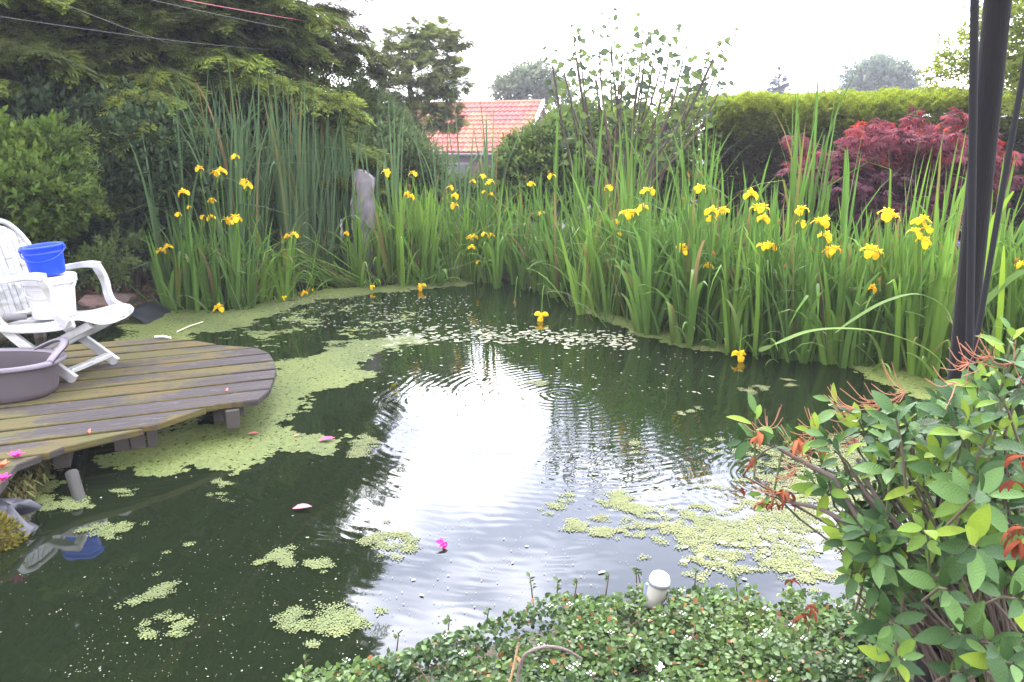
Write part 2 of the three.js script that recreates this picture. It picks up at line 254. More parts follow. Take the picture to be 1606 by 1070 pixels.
function bucket(name, label, p, tilt, rt, rb, h, c, lid, drop) {
  const b = thing(name, label, 'bucket', p); b.rotation.copy(tilt);
  const m = phys(c, 0.38, { side: THREE.DoubleSide });
  const P = [[0.001, 0.004], [rb - 0.012, 0.004], [rb - 0.006, 0], [rb, 0.006], [lerp(rb, rt, 0.72), h * 0.72], [lerp(rb, rt, 0.73) + 0.005, h * 0.735], [lerp(rb, rt, 0.77) + 0.005, h * 0.765], [lerp(rb, rt, 0.78), h * 0.775], [rt, h - 0.02], [rt + 0.007, h - 0.018], [rt + 0.009, h - 0.006], [rt + 0.005, h], [rt - 0.003, h], [rt - 0.006, h - 0.01], [rb - 0.006, 0.01], [0.001, 0.01]];
  part('body', new THREE.LatheGeometry(P.map(([x, y]) => new THREE.Vector2(x, y)), 48), m, b);
  if (lid) part('lid', new THREE.LatheGeometry([[0.001, h + 0.002], [rt - 0.022, h + 0.002], [rt - 0.018, h + 0.01], [rt + 0.008, h + 0.011], [rt + 0.013, h + 0.006], [rt + 0.0135, h - 0.03], [rt + 0.0105, h - 0.03]].map(([x, y]) => new THREE.Vector2(x, y)), 48), m, b);
  const hb = new MB(), pts = [], yT = h * 0.86, rr = rt + 0.008;
  for (let k = 0; k <= 24; k++) { const a = Math.PI * k / 24; pts.push(V(Math.cos(a) * rr, yT - Math.sin(a) * drop, Math.sin(a) * rr * 0.985)); }
  hb.tube(pts, 0.0042, 0.0042, [1, 1, 1], 6, true); const hm = part('handle', hb.geo(), m, b);
  for (const s of [-1, 1]) { const g = new THREE.CylinderGeometry(0.013, 0.013, 0.012, 12); g.rotateZ(Math.PI / 2); g.translate(s * rr * 0.99, yT, 0); part('handle_lug', g, m, b); }
  return b;
}
const seatAt = (X, y, Z) => V(X, y, Z).applyAxisAngle(V(0, 1, 0), chairTurn).add(CH);
const wb = seatAt(-0.165, 0.347, 0.03);
bucket('white_bucket', 'white plastic bucket with a lid standing on the chair seat under the blue bucket', wb, new THREE.Euler(0.01, 0.1, 0.02), 0.132, 0.113, 0.235, [0.55, 0.54, 0.56], true, 0.075);
bucket('blue_bucket', 'bright blue plastic bucket stacked on the white bucket', wb.clone().add(V(-0.004, 0.249, 0)), new THREE.Euler(0.02, 0.35, 0.09), 0.107, 0.091, 0.172, [0.003, 0.045, 0.62], false, 0.06);
{
  const p = seatAt(-0.33, 0.36, 0.13), o = thing('pipe_piece', 'short grey plastic pipe piece lying on the seat beside the white bucket', 'pipe', p, 0.6);
  const g = new THREE.LatheGeometry([[0.014, -0.05], [0.02, -0.05], [0.02, 0.05], [0.023, 0.052], [0.023, 0.066], [0.015, 0.066], [0.014, -0.05]].map(([x, y]) => new THREE.Vector2(x, y)), 20); g.rotateZ(Math.PI / 2 * 0.97); part('tube', g, std([0.16, 0.155, 0.16], 0.5, { side: 2 }), o);
}
{ // oval tub
  const c = V(-2.88, DECK + 0.001, -4.15), tub = thing('plastic_tub', 'large oval grey brown plastic tub with a looped handle on the deck', 'tub', c, 0.1);
  const speck = tex(256, 256, (u, v) => { const n = 0.86 + 0.14 * hash(u * 256, v * 256); return [n, n, n]; }, true); speck.repeat.set(3, 3);
  const m = std([0.085, 0.07, 0.078], 0.62, { map: speck, side: 2 }), light = std([0.15, 0.132, 0.155], 0.5, { side: 2 });
  const prof = [[0.001, 0.008], [0.8, 0.008], [0.86, 0.0], [0.905, 0.012], [0.925, 0.04], [0.955, 0.16], [0.965, 0.19]], inn = [[0.955, 0.19], [0.94, 0.16], [0.91, 0.05], [0.87, 0.022], [0.001, 0.02]];
  const ov = (P, A, B) => { const mb = new MB(), n = 72; P.forEach(([k, y]) => { for (let s = 0; s <= n; s++) { const a = s / n * 2 * Math.PI, e = 0.82, cx = Math.sign(Math.cos(a)) * Math.abs(Math.cos(a)) ** e, cz = Math.sign(Math.sin(a)) * Math.abs(Math.sin(a)) ** e; mb.v(cx * A * k, y, cz * B * k, [1, 1, 1], s / n * 8, y * 4 + k); } }); for (let i = 0; i + 1 < P.length; i++) for (let s = 0; s < n; s++) mb.quad(i * (n + 1) + s, (i + 1) * (n + 1) + s, (i + 1) * (n + 1) + s + 1, i * (n + 1) + s + 1); return mb.geo(); };
  const A = 0.41, B = 0.24;
  part('bowl', mergeGeometries([ov(prof, A, B), ov(inn, A, B)]), m, tub);
  part('rim', ov([[0.94, 0.188], [0.965, 0.2], [1.03, 0.203], [1.06, 0.198], [1.065, 0.183], [1.05, 0.176], [0.97, 0.183], [0.94, 0.188]], A, B), light, tub);
  for (const side of [0, Math.PI]) {
    const mb = new MB(), n = 20, rows = [];
    for (let k = 0; k <= n; k++) { const t = k / n, a = side + lerp(-1.15, 0.28, t), up = Math.sin(t * Math.PI), e = 0.82, px = Math.sign(Math.cos(a)) * Math.abs(Math.cos(a)) ** e * A * (1.02 + 0.03 * up), pz = Math.sign(Math.sin(a)) * Math.abs(Math.sin(a)) ** e * B * (1.02 + 0.06 * up), y = 0.195 + 0.075 * up ** 0.8; const d = V(px, 0, pz).normalize(), w = 0.022; rows.push([[w, -0.008], [w * 0.8, 0.008], [0, 0.012], [-w * 0.8, 0.006], [-w, -0.01]].map(([o, h]) => mb.v(px + d.x * o, y + h, pz + d.z * o, [1, 1, 1]))); }
    for (let k = 0; k < n; k++) for (let j = 0; j < 5; j++) mb.quad(rows[k][j], rows[k + 1][j], rows[k + 1][(j + 1) % 5], rows[k][(j + 1) % 5]);
    part('handle', mb.geo(), light, tub);
  }
}
{ // wooden peg that leans in the water before the deck
  const b = at(126, 786, -0.25), top = atD(112, 741, -at(112, 775, 0).z + 0.03), peg = thing('wooden_peg', 'short grey weathered peg leaning in the water before the deck edge', 'peg', at(124, 782)); 
  const R = rng(3), mb = new MB(), n = 14, base = at(124, 782), t2 = top.clone().sub(base), ax = t2.clone().normalize(), a = V(1, 0, 0).addScaledVector(ax, -ax.x).normalize(), c = V(0, 0, 0).crossVectors(ax, a); let prev;
  for (let k = 0; k <= 8; k++) { const p = ax.clone().multiplyScalar(lerp(-0.25, t2.length(), k / 8)), row = []; for (let s = 0; s < n; s++) { const w = s / n * 6.2832, r = 0.027 * (0.93 + 0.14 * vnoise(s * 0.9, k * 0.4)); const sh = 0.85 + 0.3 * R(); row.push(mb.v(p.x + r * (a.x * Math.cos(w) + c.x * Math.sin(w)), p.y + r * (a.y * Math.cos(w) + c.y * Math.sin(w)), p.z + r * (a.z * Math.cos(w) + c.z * Math.sin(w)), [0.04 * sh, 0.039 * sh, 0.034 * sh])); } if (prev) for (let s = 0; s < n; s++) mb.quad(prev[s], row[s], row[(s + 1) % n], prev[(s + 1) % n]); prev = row; }
  const m = mb.v(t2.x, t2.y + 0.002, t2.z, [0.055, 0.055, 0.048]); for (let s = 0; s < n; s++) mb.tri(m, prev[(s + 1) % n], prev[s]);
  part('shaft', mb.geo(), std([1, 1, 1], 0.9, { vertexColors: true, side: 2 }), peg);
}
// ---------------------------------------------------------------- roofed house far behind
{
  const A = 20 * Math.PI / 180, Rp = atD(851, 160, 38), house = thing('brick_house', 'low house with orange red pantile roof and white bargeboard behind the pond plants', 'house', Rp, -A);
  // local: x runs along the ridge (to the left is negative), z down the slope towards us
  const L = 9.6, run = 3.0, drop = 2.32, sl = Math.hypot(run, drop), an = Math.atan2(drop, run);
  const tile = new MB(), w = 0.245, l = 0.375, S = 8;
  for (const dy of [0, -0.045]) for (const e of [0, 1]) for (let k = 0; k <= S; k++) { const t = k / S, y = 0.022 * Math.sin(t * 2 * Math.PI) + 0.055 * e; tile.v((t - 0.5) * (w + 0.02), y + dy, (e - 0.5) * l, [1, 1, 1]); }
  for (let k = 0; k < S; k++) { tile.quad(k, S + 1 + k, S + 2 + k, k + 1); const o = 2 * (S + 1); tile.quad(S + 1 + k, S + 1 + k + o, S + 2 + k + o, S + 2 + k); }
  const R = rng(77), rows = [], nC = Math.floor(sl / 0.335), nT = Math.floor(L / w), toL = (x, s) => V(x, -Math.sin(an) * s, Math.cos(an) * s);
  for (let c = 0; c < nC; c++) for (let k = 0; k < nT; k++) { const x = -w / 2 - 0.05 - k * w, s = 0.22 + c * (sl - 0.2) / nC, tone = R(), warm = step(0.35, 0.6, vnoise(k * 0.35, c * 0.5)); const cc = jit(R, mixc([0.3, 0.06, 0.048], [0.36, 0.115, 0.05], warm * 0.6 + tone * 0.2), 0.22); rows.push({ p: toL(x, s).add(V(0, 0.03, 0.03)), y: V(0, Math.cos(an), Math.sin(an)), z: V(0, -Math.sin(an), Math.cos(an)).applyAxisAngle(V(1, 0, 0), -0.05), s: 1, c: cc }); }
  const tm = std([1, 1, 1], 0.8, { side: 2 });
  const roof = new THREE.BufferGeometry(), c1 = V(0, 0, 0), c2 = V(-L, 0, 0), c3 = toL(-L, sl), c4 = toL(0, sl), c5 = V(-L, -drop, -run), c6 = V(0, -drop, -run);
  const rm = new MB(); for (const p of [c1, c2, c3, c4, c5, c6]) rm.v(p.x, p.y - 0.03, p.z, [1, 1, 1]); rm.quad(0, 1, 2, 3); rm.quad(1, 0, 5, 4);
  const roofPart = part('roof', rm.geo(false), std([0.3, 0.09, 0.06], 0.85, { side: 2 }), house);
  scatter('roof_tile', tile.geo(), tm, rows, roofPart);
  const ridge = []; for (let k = 0; k < 26; k++) { const g = new THREE.CylinderGeometry(0.1, 0.115, 0.4, 10, 1, true, -Math.PI / 2, Math.PI); g.rotateZ(Math.PI / 2); g.rotateX(-Math.PI / 2 + Math.PI / 2); g.translate(-0.2 - k * 0.368, 0.0, 0); ridge.push(g); }
  part('ridge_tile', mergeGeometries(ridge), std([0.42, 0.12, 0.06], 0.8, { side: 2 }), roofPart, true);
  const wallM = std([0.11, 0.08, 0.07], 0.9, { map: tex(256, 256, (u, v) => { const r = Math.floor(v * 32), q = (u * 12 + (r % 2) * 0.5), m = (v * 32 % 1 < 0.14 || q % 1 < 0.06) ? 0.95 : 0.6 + 0.35 * hash(Math.floor(q), r); return [m, m * 0.93, m * 0.9]; }, true) });
  const wg = new THREE.BoxGeometry(L - 0.4, 2.9, run * 2 - 0.7); wg.translate(-L / 2, -drop - 1.42, 0); part('wall', wg, wallM, house);
  for (const x of [-0.2, -L + 0.2]) { const gw = new MB(); gw.v(x, -0.05, 0, [1, 1, 1]); gw.v(x, -drop, run - 0.2, [1, 1, 1]); gw.v(x, -drop, -run + 0.2, [1, 1, 1]); gw.tri(0, 2, 1); part('gable', gw.geo(false), std([0.2, 0.15, 0.13], 0.9, { side: 2 }), house); }
  const bb = new THREE.BoxGeometry(0.06, 0.24, sl + 0.1); bb.rotateX(an); bb.translate(0.035, -drop / 2 + 0.0, run / 2); part('bargeboard', bb, std([0.8, 0.8, 0.8], 0.5), house);
  const gu = new THREE.CylinderGeometry(0.07, 0.07, L + 0.1, 10, 1, false); gu.rotateZ(Math.PI / 2); gu.translate(-L / 2, -drop - 0.03, run + 0.07); part('gutter', gu, std([0.035, 0.035, 0.035], 0.6), house);
  const wd = new THREE.BoxGeometry(1.5, 1.0, 0.06); wd.translate(-3.3, -drop - 0.85, run - 0.34); const wi = part('window', wd, std([0.16, 0.14, 0.14], 0.6), house);
  const wp = new THREE.BoxGeometry(1.3, 0.8, 0.02); wp.translate(-3.3, -drop - 0.85, run - 0.3); part('pane', wp, std([0.06, 0.065, 0.07], 0.1), wi);
}
{ // standing stone among the plants
  const base = at(574, 428, 0.04), top = atD(574, 264, -base.z).y, st = thing('standing_stone', 'upright grey weathered stone with a slanted top among the iris leaves', 'stone', base);
  const h = top - base.y, g = new THREE.BoxGeometry(0.27, h, 0.2, 10, 24, 8), p = g.attributes.position, c = [];
  for (let k = 0; k < p.count; k++) {
    let x = p.getX(k), y = p.getY(k) + h / 2, z = p.getZ(k); const t = y / h, rx = Math.abs(x) / 0.135;
    const n = fbm(x * 9 + 3, y * 5 + z * 7, 4) - 0.5, n2 = fbm(x * 22 + z * 19, y * 16 + 3, 3) - 0.5;
    y -= t * t * (0.07 * step(-0.1, 0.135, x) + 0.05 * rx * rx); x *= 1 - 0.16 * t; x += n * 0.07 + 0.04 * (t - 0.5) - (x > 0 ? 0.05 * step(0.25, 0, t) : 0); z += n2 * 0.05;
    p.setXYZ(k, x, y, z); const s = 0.7 + 0.8 * (n2 + 0.5) - 0.5 * step(0.12, 0.3, n); c.push(0.17 * s, 0.155 * s, 0.165 * s);
  }
  g.setAttribute('color', new THREE.Float32BufferAttribute(c, 3)); g.computeVertexNormals();
  part('block', g, std([1, 1, 1], 0.95, { vertexColors: true }), st);
}
// ---------------------------------------------------------------- slanting black pole with two straps, right foreground
{
  const rod = (name, label, cat, a, b, r, m, extra) => { const o = thing(name, label, cat, b), d = a.clone().sub(b), mb = new MB(), pts = []; for (let k = 0; k <= 24; k++) { const p = d.clone().multiplyScalar(k / 24 * 1.5); if (extra) p.z += extra * Math.sin(k / 24 * Math.PI); pts.push(p); } mb.tube(pts, r, r, [1, 1, 1], 18, true); part('shaft', mb.geo(), m, o); return o; };
  const foam = std([0.004, 0.0034, 0.0042], 1, { bumpMap: tex(256, 256, (u, v) => { const h = hash(u * 256, v * 256) * 0.5 + vnoise(u * 60, v * 60) * 0.5; return [h, h, h]; }), bumpScale: 0.0015 });
  const pole = rod('black_pole', 'thick matt black pole slanting up through the shrub at the right', 'pole', atD(1581, -160, 1.46), atD(1454, 1120, 1.46), 0.0215, foam);
  const e = atD(1461, 1010, 1.46).sub(pole.position), mb = new MB(); mb.tube([e, atD(1448, 1140, 1.46).sub(pole.position)], 0.026, 0.026, [1, 1, 1], 16, true); part('ferrule', mb.geo(), std([0.006, 0.006, 0.007], 0.6), pole);
  const cord = std([0.007, 0.007, 0.009], 0.9);
  rod('black_strap', 'narrow dark strap hanging straight just left of the thick black pole', 'strap', atD(1531, -160, 1.3), atD(1519, 700, 1.36), 0.0062, cord);
  rod('thin_rod', 'thin dark rod slanting on the right side of the thick black pole', 'rod', atD(1640, -40, 1.36), atD(1512, 655, 1.38), 0.0048, cord, -0.01);
}
{ // small pond lamp in the ground cover
  const p = at(1022, 960, 0.16), o = thing('pond_lamp', 'small garden spotlight with white domed cap standing in the ground cover', 'lamp', p);
  const top = atD(1036, 905, -p.z - 0.0).sub(p), len = top.length(), q = new THREE.Quaternion().setFromUnitVectors(V(0, 1, 0), top.clone().normalize());
  const put = (g) => { g.translate(0, len - 0.02, 0); g.applyQuaternion(q); return g; }, lat = (P) => new THREE.LatheGeometry(P.map(([x, y]) => new THREE.Vector2(x, y)), 28);
  part('housing', put(lat([[0.001, -0.085], [0.016, -0.084], [0.024, -0.07], [0.028, -0.04], [0.029, 0.0]])), std([0.33, 0.32, 0.27], 0.4, { side: 2 }), o);
  part('collar', put(lat([[0.029, -0.006], [0.0325, -0.005], [0.0325, 0.006], [0.029, 0.007]])), std([0.28, 0.28, 0.3], 0.35, { metalness: 0.6, side: 2 }), o);
  part('cap', put(lat([[0.031, 0.006], [0.0305, 0.015], [0.025, 0.027], [0.014, 0.034], [0.001, 0.036]])), phys([0.8, 0.8, 0.82], 0.2, { side: 2 }), o);
  const mb = new MB(), f = atD(1016, 915, -p.z + 0.02).sub(p), g0 = atD(1010, 990, -p.z + 0.02).sub(p); mb.tube([g0, f], 0.011, 0.011, [1, 1, 1], 10, true); part('stake', mb.geo(), std([0.22, 0.25, 0.33], 0.45), o);
}
{ // clothes line and wires before the conifers
  const wire = (name, label, a, b, r, c, sag) => { const o = thing(name, label, 'wire', a), mb = new MB(), pts = [], d = b.clone().sub(a); for (let k = 0; k <= 30; k++) { const p = d.clone().multiplyScalar(k / 30); p.y -= sag * Math.sin(k / 30 * Math.PI); pts.push(p); } mb.tube(pts, r, r, [1, 1, 1], 5); part('strand', mb.geo(), std(c, 0.6), o); };
  wire('red_line', 'thin red line sloping across the top of the dark conifers', atD(120, -32, 5.6), atD(575, 47, 12.0), 0.0045, [0.26, 0.05, 0.05], 0.02);
  wire('grey_wire', 'upper thin grey wire sloping across the dark conifers below the red line', atD(150, -20, 5.8), atD(560, 62, 12.0), 0.0017, [0.16, 0.16, 0.16], 0.03);
  wire('grey_wire', 'thin grey wire crossing the conifer nearest the top left corner', atD(50, -14, 5.6), atD(300, 78, 9.6), 0.0017, [0.16, 0.16, 0.16], 0.02);
  wire('grey_wire', 'lowest thin grey wire crossing the left conifer boughs', atD(-40, 20, 5.6), atD(450, 80, 10), 0.0016, [0.14, 0.14, 0.14], 0.03);
}
// ---------------------------------------------------------------- shapes of leaves, flowers and sprays
const W1 = [1, 1, 1];
function ovalLeaf(width = 0.5, fold = 0.12, curl = 0.12, seg = 4, tip = 1.0, shade = 0) {
  const mb = new MB(); let prev;
  for (let k = 0; k <= seg; k++) {
    const t = k / seg, w = width / 2 * Math.pow(Math.sin(Math.PI * Math.pow(t, 0.85 * tip)), 0.8) + 0.004, z = -curl * t * t, m = 1 - shade * (1 - t);
    const row = [mb.v(-w, t, z + fold * w * 2, [m, m, m]), mb.v(0, t, z, [m * 1.1, m * 1.1, m]), mb.v(w, t, z + fold * w * 2, [m, m, m])];
    if (prev) { mb.quad(prev[0], prev[1], row[1], row[0]); mb.quad(prev[1], prev[2], row[2], row[1]); } prev = row;
  }
  return mb.geo();
}
function sprig(n, leafW, leafL, seed) {          // a twig one unit long with n small leaves
  const R = rng(seed), gs = [], base = ovalLeaf(leafW, 0.14, 0.1, 2);
  for (let k = 0; k < n; k++) {
    const t = 0.15 + 0.85 * k / (n - 1), g = base.clone(), a = k * 2.4, q = new THREE.Quaternion(), y = V(Math.cos(a) * 0.8, 0.55 + 0.5 * t, Math.sin(a) * 0.8).normalize(), z = V(0, 0, 1).addScaledVector(y, -y.z).normalize(), x = V(0, 0, 0).crossVectors(y, z), l = leafL * (0.75 + 0.5 * R()), c = 0.8 + 0.4 * R();
    g.applyMatrix4(new THREE.Matrix4().makeBasis(x.multiplyScalar(l), y.clone().multiplyScalar(l), z.multiplyScalar(l)).setPosition(0.05 * Math.sin(a), t * 0.85, -0.15 * t * t));
    const ca = g.attributes.color; for (let i = 0; i < ca.count; i++) ca.setXYZ(i, ca.getX(i) * c, ca.getY(i) * c, ca.getZ(i) * c); gs.push(g);
  }
  return mergeGeometries(gs);
}
function frondGeo(seed) {                          // feathery flat spray of a cypress, one unit long
  const R = rng(seed), mb = new MB();
  const needle = (x, y, z, dx, dy, dz, l, w, c) => { const nx = -dy, ny = dx, k = (f) => [c * f, c * f, c * f * (1.1 - 0.2 * f)]; const a = mb.v(x + nx * w * 0.5, y + ny * w * 0.5, z, k(0.55)), b = mb.v(x - nx * w * 0.5, y - ny * w * 0.5, z, k(0.55)), m = mb.v(x + dx * l * 0.6 + nx * w, y + dy * l * 0.6 + ny * w, z + dz * l * 0.6, k(0.95)), m2 = mb.v(x + dx * l * 0.6 - nx * w, y + dy * l * 0.6 - ny * w, z + dz * l * 0.6 - w * 0.4, k(0.95)), t = mb.v(x + dx * l, y + dy * l, z + dz * l, k(1.5)); mb.quad(a, b, m2, m); mb.tri(m, m2, t); };
  const bend = (t) => -0.3 * t * t;
  for (let k = 0; k < 10; k++) {
    const t = 0.05 + 0.93 * k / 9, side = k % 2 ? 1 : -1, L = (0.5 * (1 - t) + 0.15) * (0.65 + 0.6 * R()), ang = (0.5 + 0.4 * R()) * side, dx = Math.sin(ang), dy = Math.cos(ang), z0 = bend(t) + (R() - 0.5) * 0.1, dz = -0.1 - 0.6 * R() * L, s = 0.6 + 0.7 * R();
    needle(0, t - 0.02, z0, dx, dy, dz, L, 0.024, s * 0.85);
    for (let j = 1; j <= 3; j++) for (const q of [1, -1]) { const u = j / 3.7, a2 = ang + q * (0.5 + 0.35 * R()), l = L * (0.5 * (1 - u) + 0.24) * (0.8 + 0.5 * R()); needle(dx * L * u, t - 0.02 + dy * L * u, z0 + dz * L * u, Math.sin(a2), Math.cos(a2), -0.5 * R(), l, 0.026, s * (0.8 + 0.4 * R())); }
  }
  needle(0, 0, 0, 0, 1, -0.3, 1.05, 0.018, 0.8);
  return mb.geo();
}
const FRONDS = [frondGeo(1), frondGeo(2), frondGeo(3)];
function palmGeo(seed) {                           // lace-leaf maple: seven slit lobes that hang
  const R = rng(seed), mb = new MB();
  for (let k = 0; k < 7; k++) {
    const a = (k - 3) * 0.42 + (R() - 0.5) * 0.15, l = (1 - 0.1 * Math.abs(k - 3)) * (0.85 + 0.25 * R()), dx = Math.sin(a), dy = Math.cos(a), c = 0.8 + 0.4 * R(), C = [c, c, c]; let prev;
    for (let j = 0; j <= 4; j++) { const t = j / 4, w = 0.075 * Math.sin(Math.PI * Math.min(1, t * 0.9 + 0.08)) * (j % 2 ? 1.35 : 0.7) + 0.006, z = -0.35 * t * t; const r = [mb.v(dx * l * t - dy * w, dy * l * t + dx * w, z, C), mb.v(dx * l * t + dy * w, dy * l * t - dx * w, z, C)]; if (prev) mb.quad(prev[0], prev[1], r[1], r[0]); prev = r; }
  }
  return mb.geo();
}
function irisFlower(seed, wilted) {                // about one unit across
  const R = rng(seed), mb = new MB(), Y = wilted ? [0.48, 0.2, 0.035] : [0.85, 0.64, 0.016], D = wilted ? [0.25, 0.1, 0.04] : [0.7, 0.36, 0.008];
  const petal = (az, path, width, c0, c1, twist = 0) => { let prev; const n = path.length - 1, cx = Math.cos(az), sx = Math.sin(az); path.forEach(([r, y], k) => { const t = k / n, w = width * Math.pow(Math.sin(Math.PI * clamp(0.12 + t * 0.8)), 0.9), c = mixc(c0, c1, t), tw = twist * t, row = []; for (const s of [-1, -0.5, 0, 0.5, 1]) { const o = w * s, lift = Math.abs(s) * w * (0.15 + 0.25 * R()) * (wilted ? 1.8 : 1) + (R() - 0.5) * 0.045; row.push(mb.v(cx * r - sx * o * Math.cos(tw), y - lift + o * Math.sin(tw), sx * r + cx * o * Math.cos(tw), c)); } if (prev) for (let j = 0; j < 4; j++) mb.quad(prev[j], row[j], row[j + 1], prev[j + 1]); prev = row; }); };
  for (let k = 0; k < 3; k++) {
    const a = k * 2.094 + R() * 0.3, e = 0.85 + 0.3 * R();
    if (wilted) { petal(a, [[0.03, 0], [0.1, 0.02], [0.15, -0.09], [0.13, -0.25], [0.1, -0.36 * e]], 0.09, Y, D, 1.2); petal(a + 1, [[0.01, 0.02], [0.04, 0.16], [0.07, 0.26 * e]], 0.04, Y, D, 0.8); continue; }
    petal(a, [[0.03, 0.0], [0.16, 0.09], [0.3, 0.1], [0.42, 0.0], [0.5 * e, -0.14], [0.5 * e, -0.28]], 0.22, D, Y, (R() - 0.5) * 0.5);
    petal(a, [[0.02, 0.06], [0.12, 0.19], [0.24, 0.22], [0.33, 0.24]], 0.09, Y, Y);
    petal(a + 1.05, [[0.02, 0.03], [0.06, 0.15], [0.1, 0.29 * e]], 0.075, Y, Y);
  }
  return mb.geo();
}
const FLOWERS = [1, 2, 3, 4].map((s) => irisFlower(s)), WILTED = [5, 6].map((s) => irisFlower(s, true)), M = vegMat(0.35), MF = vegMat(0.3, 0.9), MFS = [[1, 1, 1], [0.95, 0.82, 0.7], [1, 1.04, 2.2], [0.9, 0.9, 1]].map((c) => { const m = vegMat(0.4, 0.9); m.color.setRGB(Math.min(1, c[0]), Math.min(1, c[1]), c[2] > 1 ? 1 : c[2]); return m; }), MS = vegMat(0.15);
const OVAL = ovalLeaf(0.55), BROAD = ovalLeaf(0.8, 0.1, 0.2, 4, 0.8), SPRIG = sprig(7, 0.5, 0.42, 4), SPRIG2 = sprig(9, 0.36, 0.36, 8), PALMS = [palmGeo(1), palmGeo(2)];

// ---------------------------------------------------------------- crowns
function blobs(R, list, n, size, c0, c1, { up = 0.5, shell = 0.55, droop = 0 } = {}) {     // list of [centre, [rx, ry, rz], share]
  const rows = [], tot = list.reduce((s, b) => s + (b[2] ?? b[1][0] * b[1][1] + b[1][1] * b[1][2]), 0);
  for (const b of list) {
    const k = Math.round(n * (b[2] ?? b[1][0] * b[1][1] + b[1][1] * b[1][2]) / tot);
    for (let i = 0; i < k; i++) {
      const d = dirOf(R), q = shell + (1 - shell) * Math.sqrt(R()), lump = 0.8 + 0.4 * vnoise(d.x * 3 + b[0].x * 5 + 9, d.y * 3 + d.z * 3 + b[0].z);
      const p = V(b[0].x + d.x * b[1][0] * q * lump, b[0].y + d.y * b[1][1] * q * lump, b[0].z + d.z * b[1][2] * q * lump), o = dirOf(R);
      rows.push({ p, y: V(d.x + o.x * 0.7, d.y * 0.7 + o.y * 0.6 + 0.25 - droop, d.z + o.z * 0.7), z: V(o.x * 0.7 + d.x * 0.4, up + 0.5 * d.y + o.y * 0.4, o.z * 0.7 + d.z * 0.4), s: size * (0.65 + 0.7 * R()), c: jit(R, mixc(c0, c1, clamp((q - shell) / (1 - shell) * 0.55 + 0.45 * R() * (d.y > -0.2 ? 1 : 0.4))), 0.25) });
    }
  }
  return rows;
}
function shrub(name, label, cat, base, list, geo, mat, n, size, c0, c1, seed, { stems = 6, bark = [0.06, 0.045, 0.035], r = 0.018, ...opt } = {}) {
  const R = rng(seed), t = thing(name, label, cat, base), loc = list.map(([c, q, s]) => [c.clone().sub(base), q, s]);
  if (stems) { const mb = new MB(); for (let k = 0; k < stems; k++) { const b = loc[k % loc.length], e = b[0].clone().add(V((R() - 0.5) * b[1][0], (R() - 0.2) * b[1][1] * 0.7, (R() - 0.5) * b[1][2])), m = V(e.x * 0.35 + (R() - 0.5) * 0.1, e.y * 0.5, e.z * 0.35); mb.tube(new THREE.CatmullRomCurve3([V((R() - 0.5) * 0.12, -0.05, (R() - 0.5) * 0.12), m, e]).getPoints(8), r, r * 0.3, bark, 6); } part(name.includes('tree') ? 'trunk' : 'stems', mb.geo(), std([1, 1, 1], 0.9, { vertexColors: true }), t); }
  scatter(name.includes('tree') ? 'crown' : 'foliage', geo, mat, blobs(R, loc, n, size, c0, c1, opt), t); return t;
}
function bough(R, rows, p0, p1, wid, n, size, c0, c1, drop = 0.12) {      // flat sprays of foliage along a branch that droops at its end
  const d = p1.clone().sub(p0), L = d.length(), side = V(-d.z, 0, d.x).normalize();
  for (let k = 0; k < n; k++) {
    const t = 0.12 + 0.9 * Math.pow(R(), 0.75), s = (R() * 2 - 1) * (1 - 0.55 * t), p = p0.clone().addScaledVector(d, t).addScaledVector(side, s * wid); p.y += -drop * L * t * t + (R() - 0.5) * 0.12 - Math.abs(s) * wid * 0.25;
    const o = dirOf(R), out = d.clone().normalize().addScaledVector(side, s * 1.1); out.y += -0.25 - 0.35 * R(); out.addScaledVector(o, 0.28);
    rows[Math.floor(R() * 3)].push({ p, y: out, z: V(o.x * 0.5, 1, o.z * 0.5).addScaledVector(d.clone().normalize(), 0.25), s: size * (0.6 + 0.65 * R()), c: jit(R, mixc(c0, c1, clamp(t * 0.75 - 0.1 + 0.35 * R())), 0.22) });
  }
}
function conifer(name, label, base, H, rad, seed, { lo = 0.7, n = 90, low = 0.5, lowTop = 3.4, size = 0.3, sprays = 80, c0 = [0.026, 0.036, 0.012], c1 = [0.2, 0.265, 0.04], rise = 0.22, drop = 0.2, lean = 0 } = {}) {
  const R = rng(seed), t = thing(name, label, 'tree', base), rows = [[], [], []], mb = new MB();
  mb.tube([V(0, -0.1, 0), V(lean * 0.3, H * 0.35, 0), V(lean, H * 0.98, 0)], 0.2, 0.02, [0.055, 0.032, 0.024], 10);
  for (let k = 0; k < n; k++) {
    const h = R() < low ? lerp(lo, lowTop, R()) : lerp(lowTop, H * 0.97, R()), a = R() * 6.283, L = rad(h / H) * (0.72 + 0.4 * R()), p0 = V(lean * h / H, h, 0), p1 = V(p0.x + Math.cos(a) * L, h + L * rise * (0.4 + R()), Math.sin(a) * L);
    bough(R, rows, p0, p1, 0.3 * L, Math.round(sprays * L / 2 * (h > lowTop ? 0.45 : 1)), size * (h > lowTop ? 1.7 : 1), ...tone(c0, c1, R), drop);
    mb.tube([p0, p0.clone().lerp(p1, 0.55), p0.clone().lerp(p1, 0.9).add(V(0, -drop * L * 0.75, 0))], 0.028, 0.006, [0.05, 0.03, 0.022], 5);
  }
  part('trunk', mb.geo(), std([1, 1, 1], 0.95, { vertexColors: true }), t);
  const crown = new THREE.Group(); crown.name = 'crown'; t.add(crown); crown.userData.kind = 'stuff';
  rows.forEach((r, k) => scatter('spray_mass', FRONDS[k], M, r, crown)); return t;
}
const tone = (a, b, R) => { const k = 0.42 + 0.8 * R(); return [a.map((x) => x * k), b.map((x) => x * k)]; };
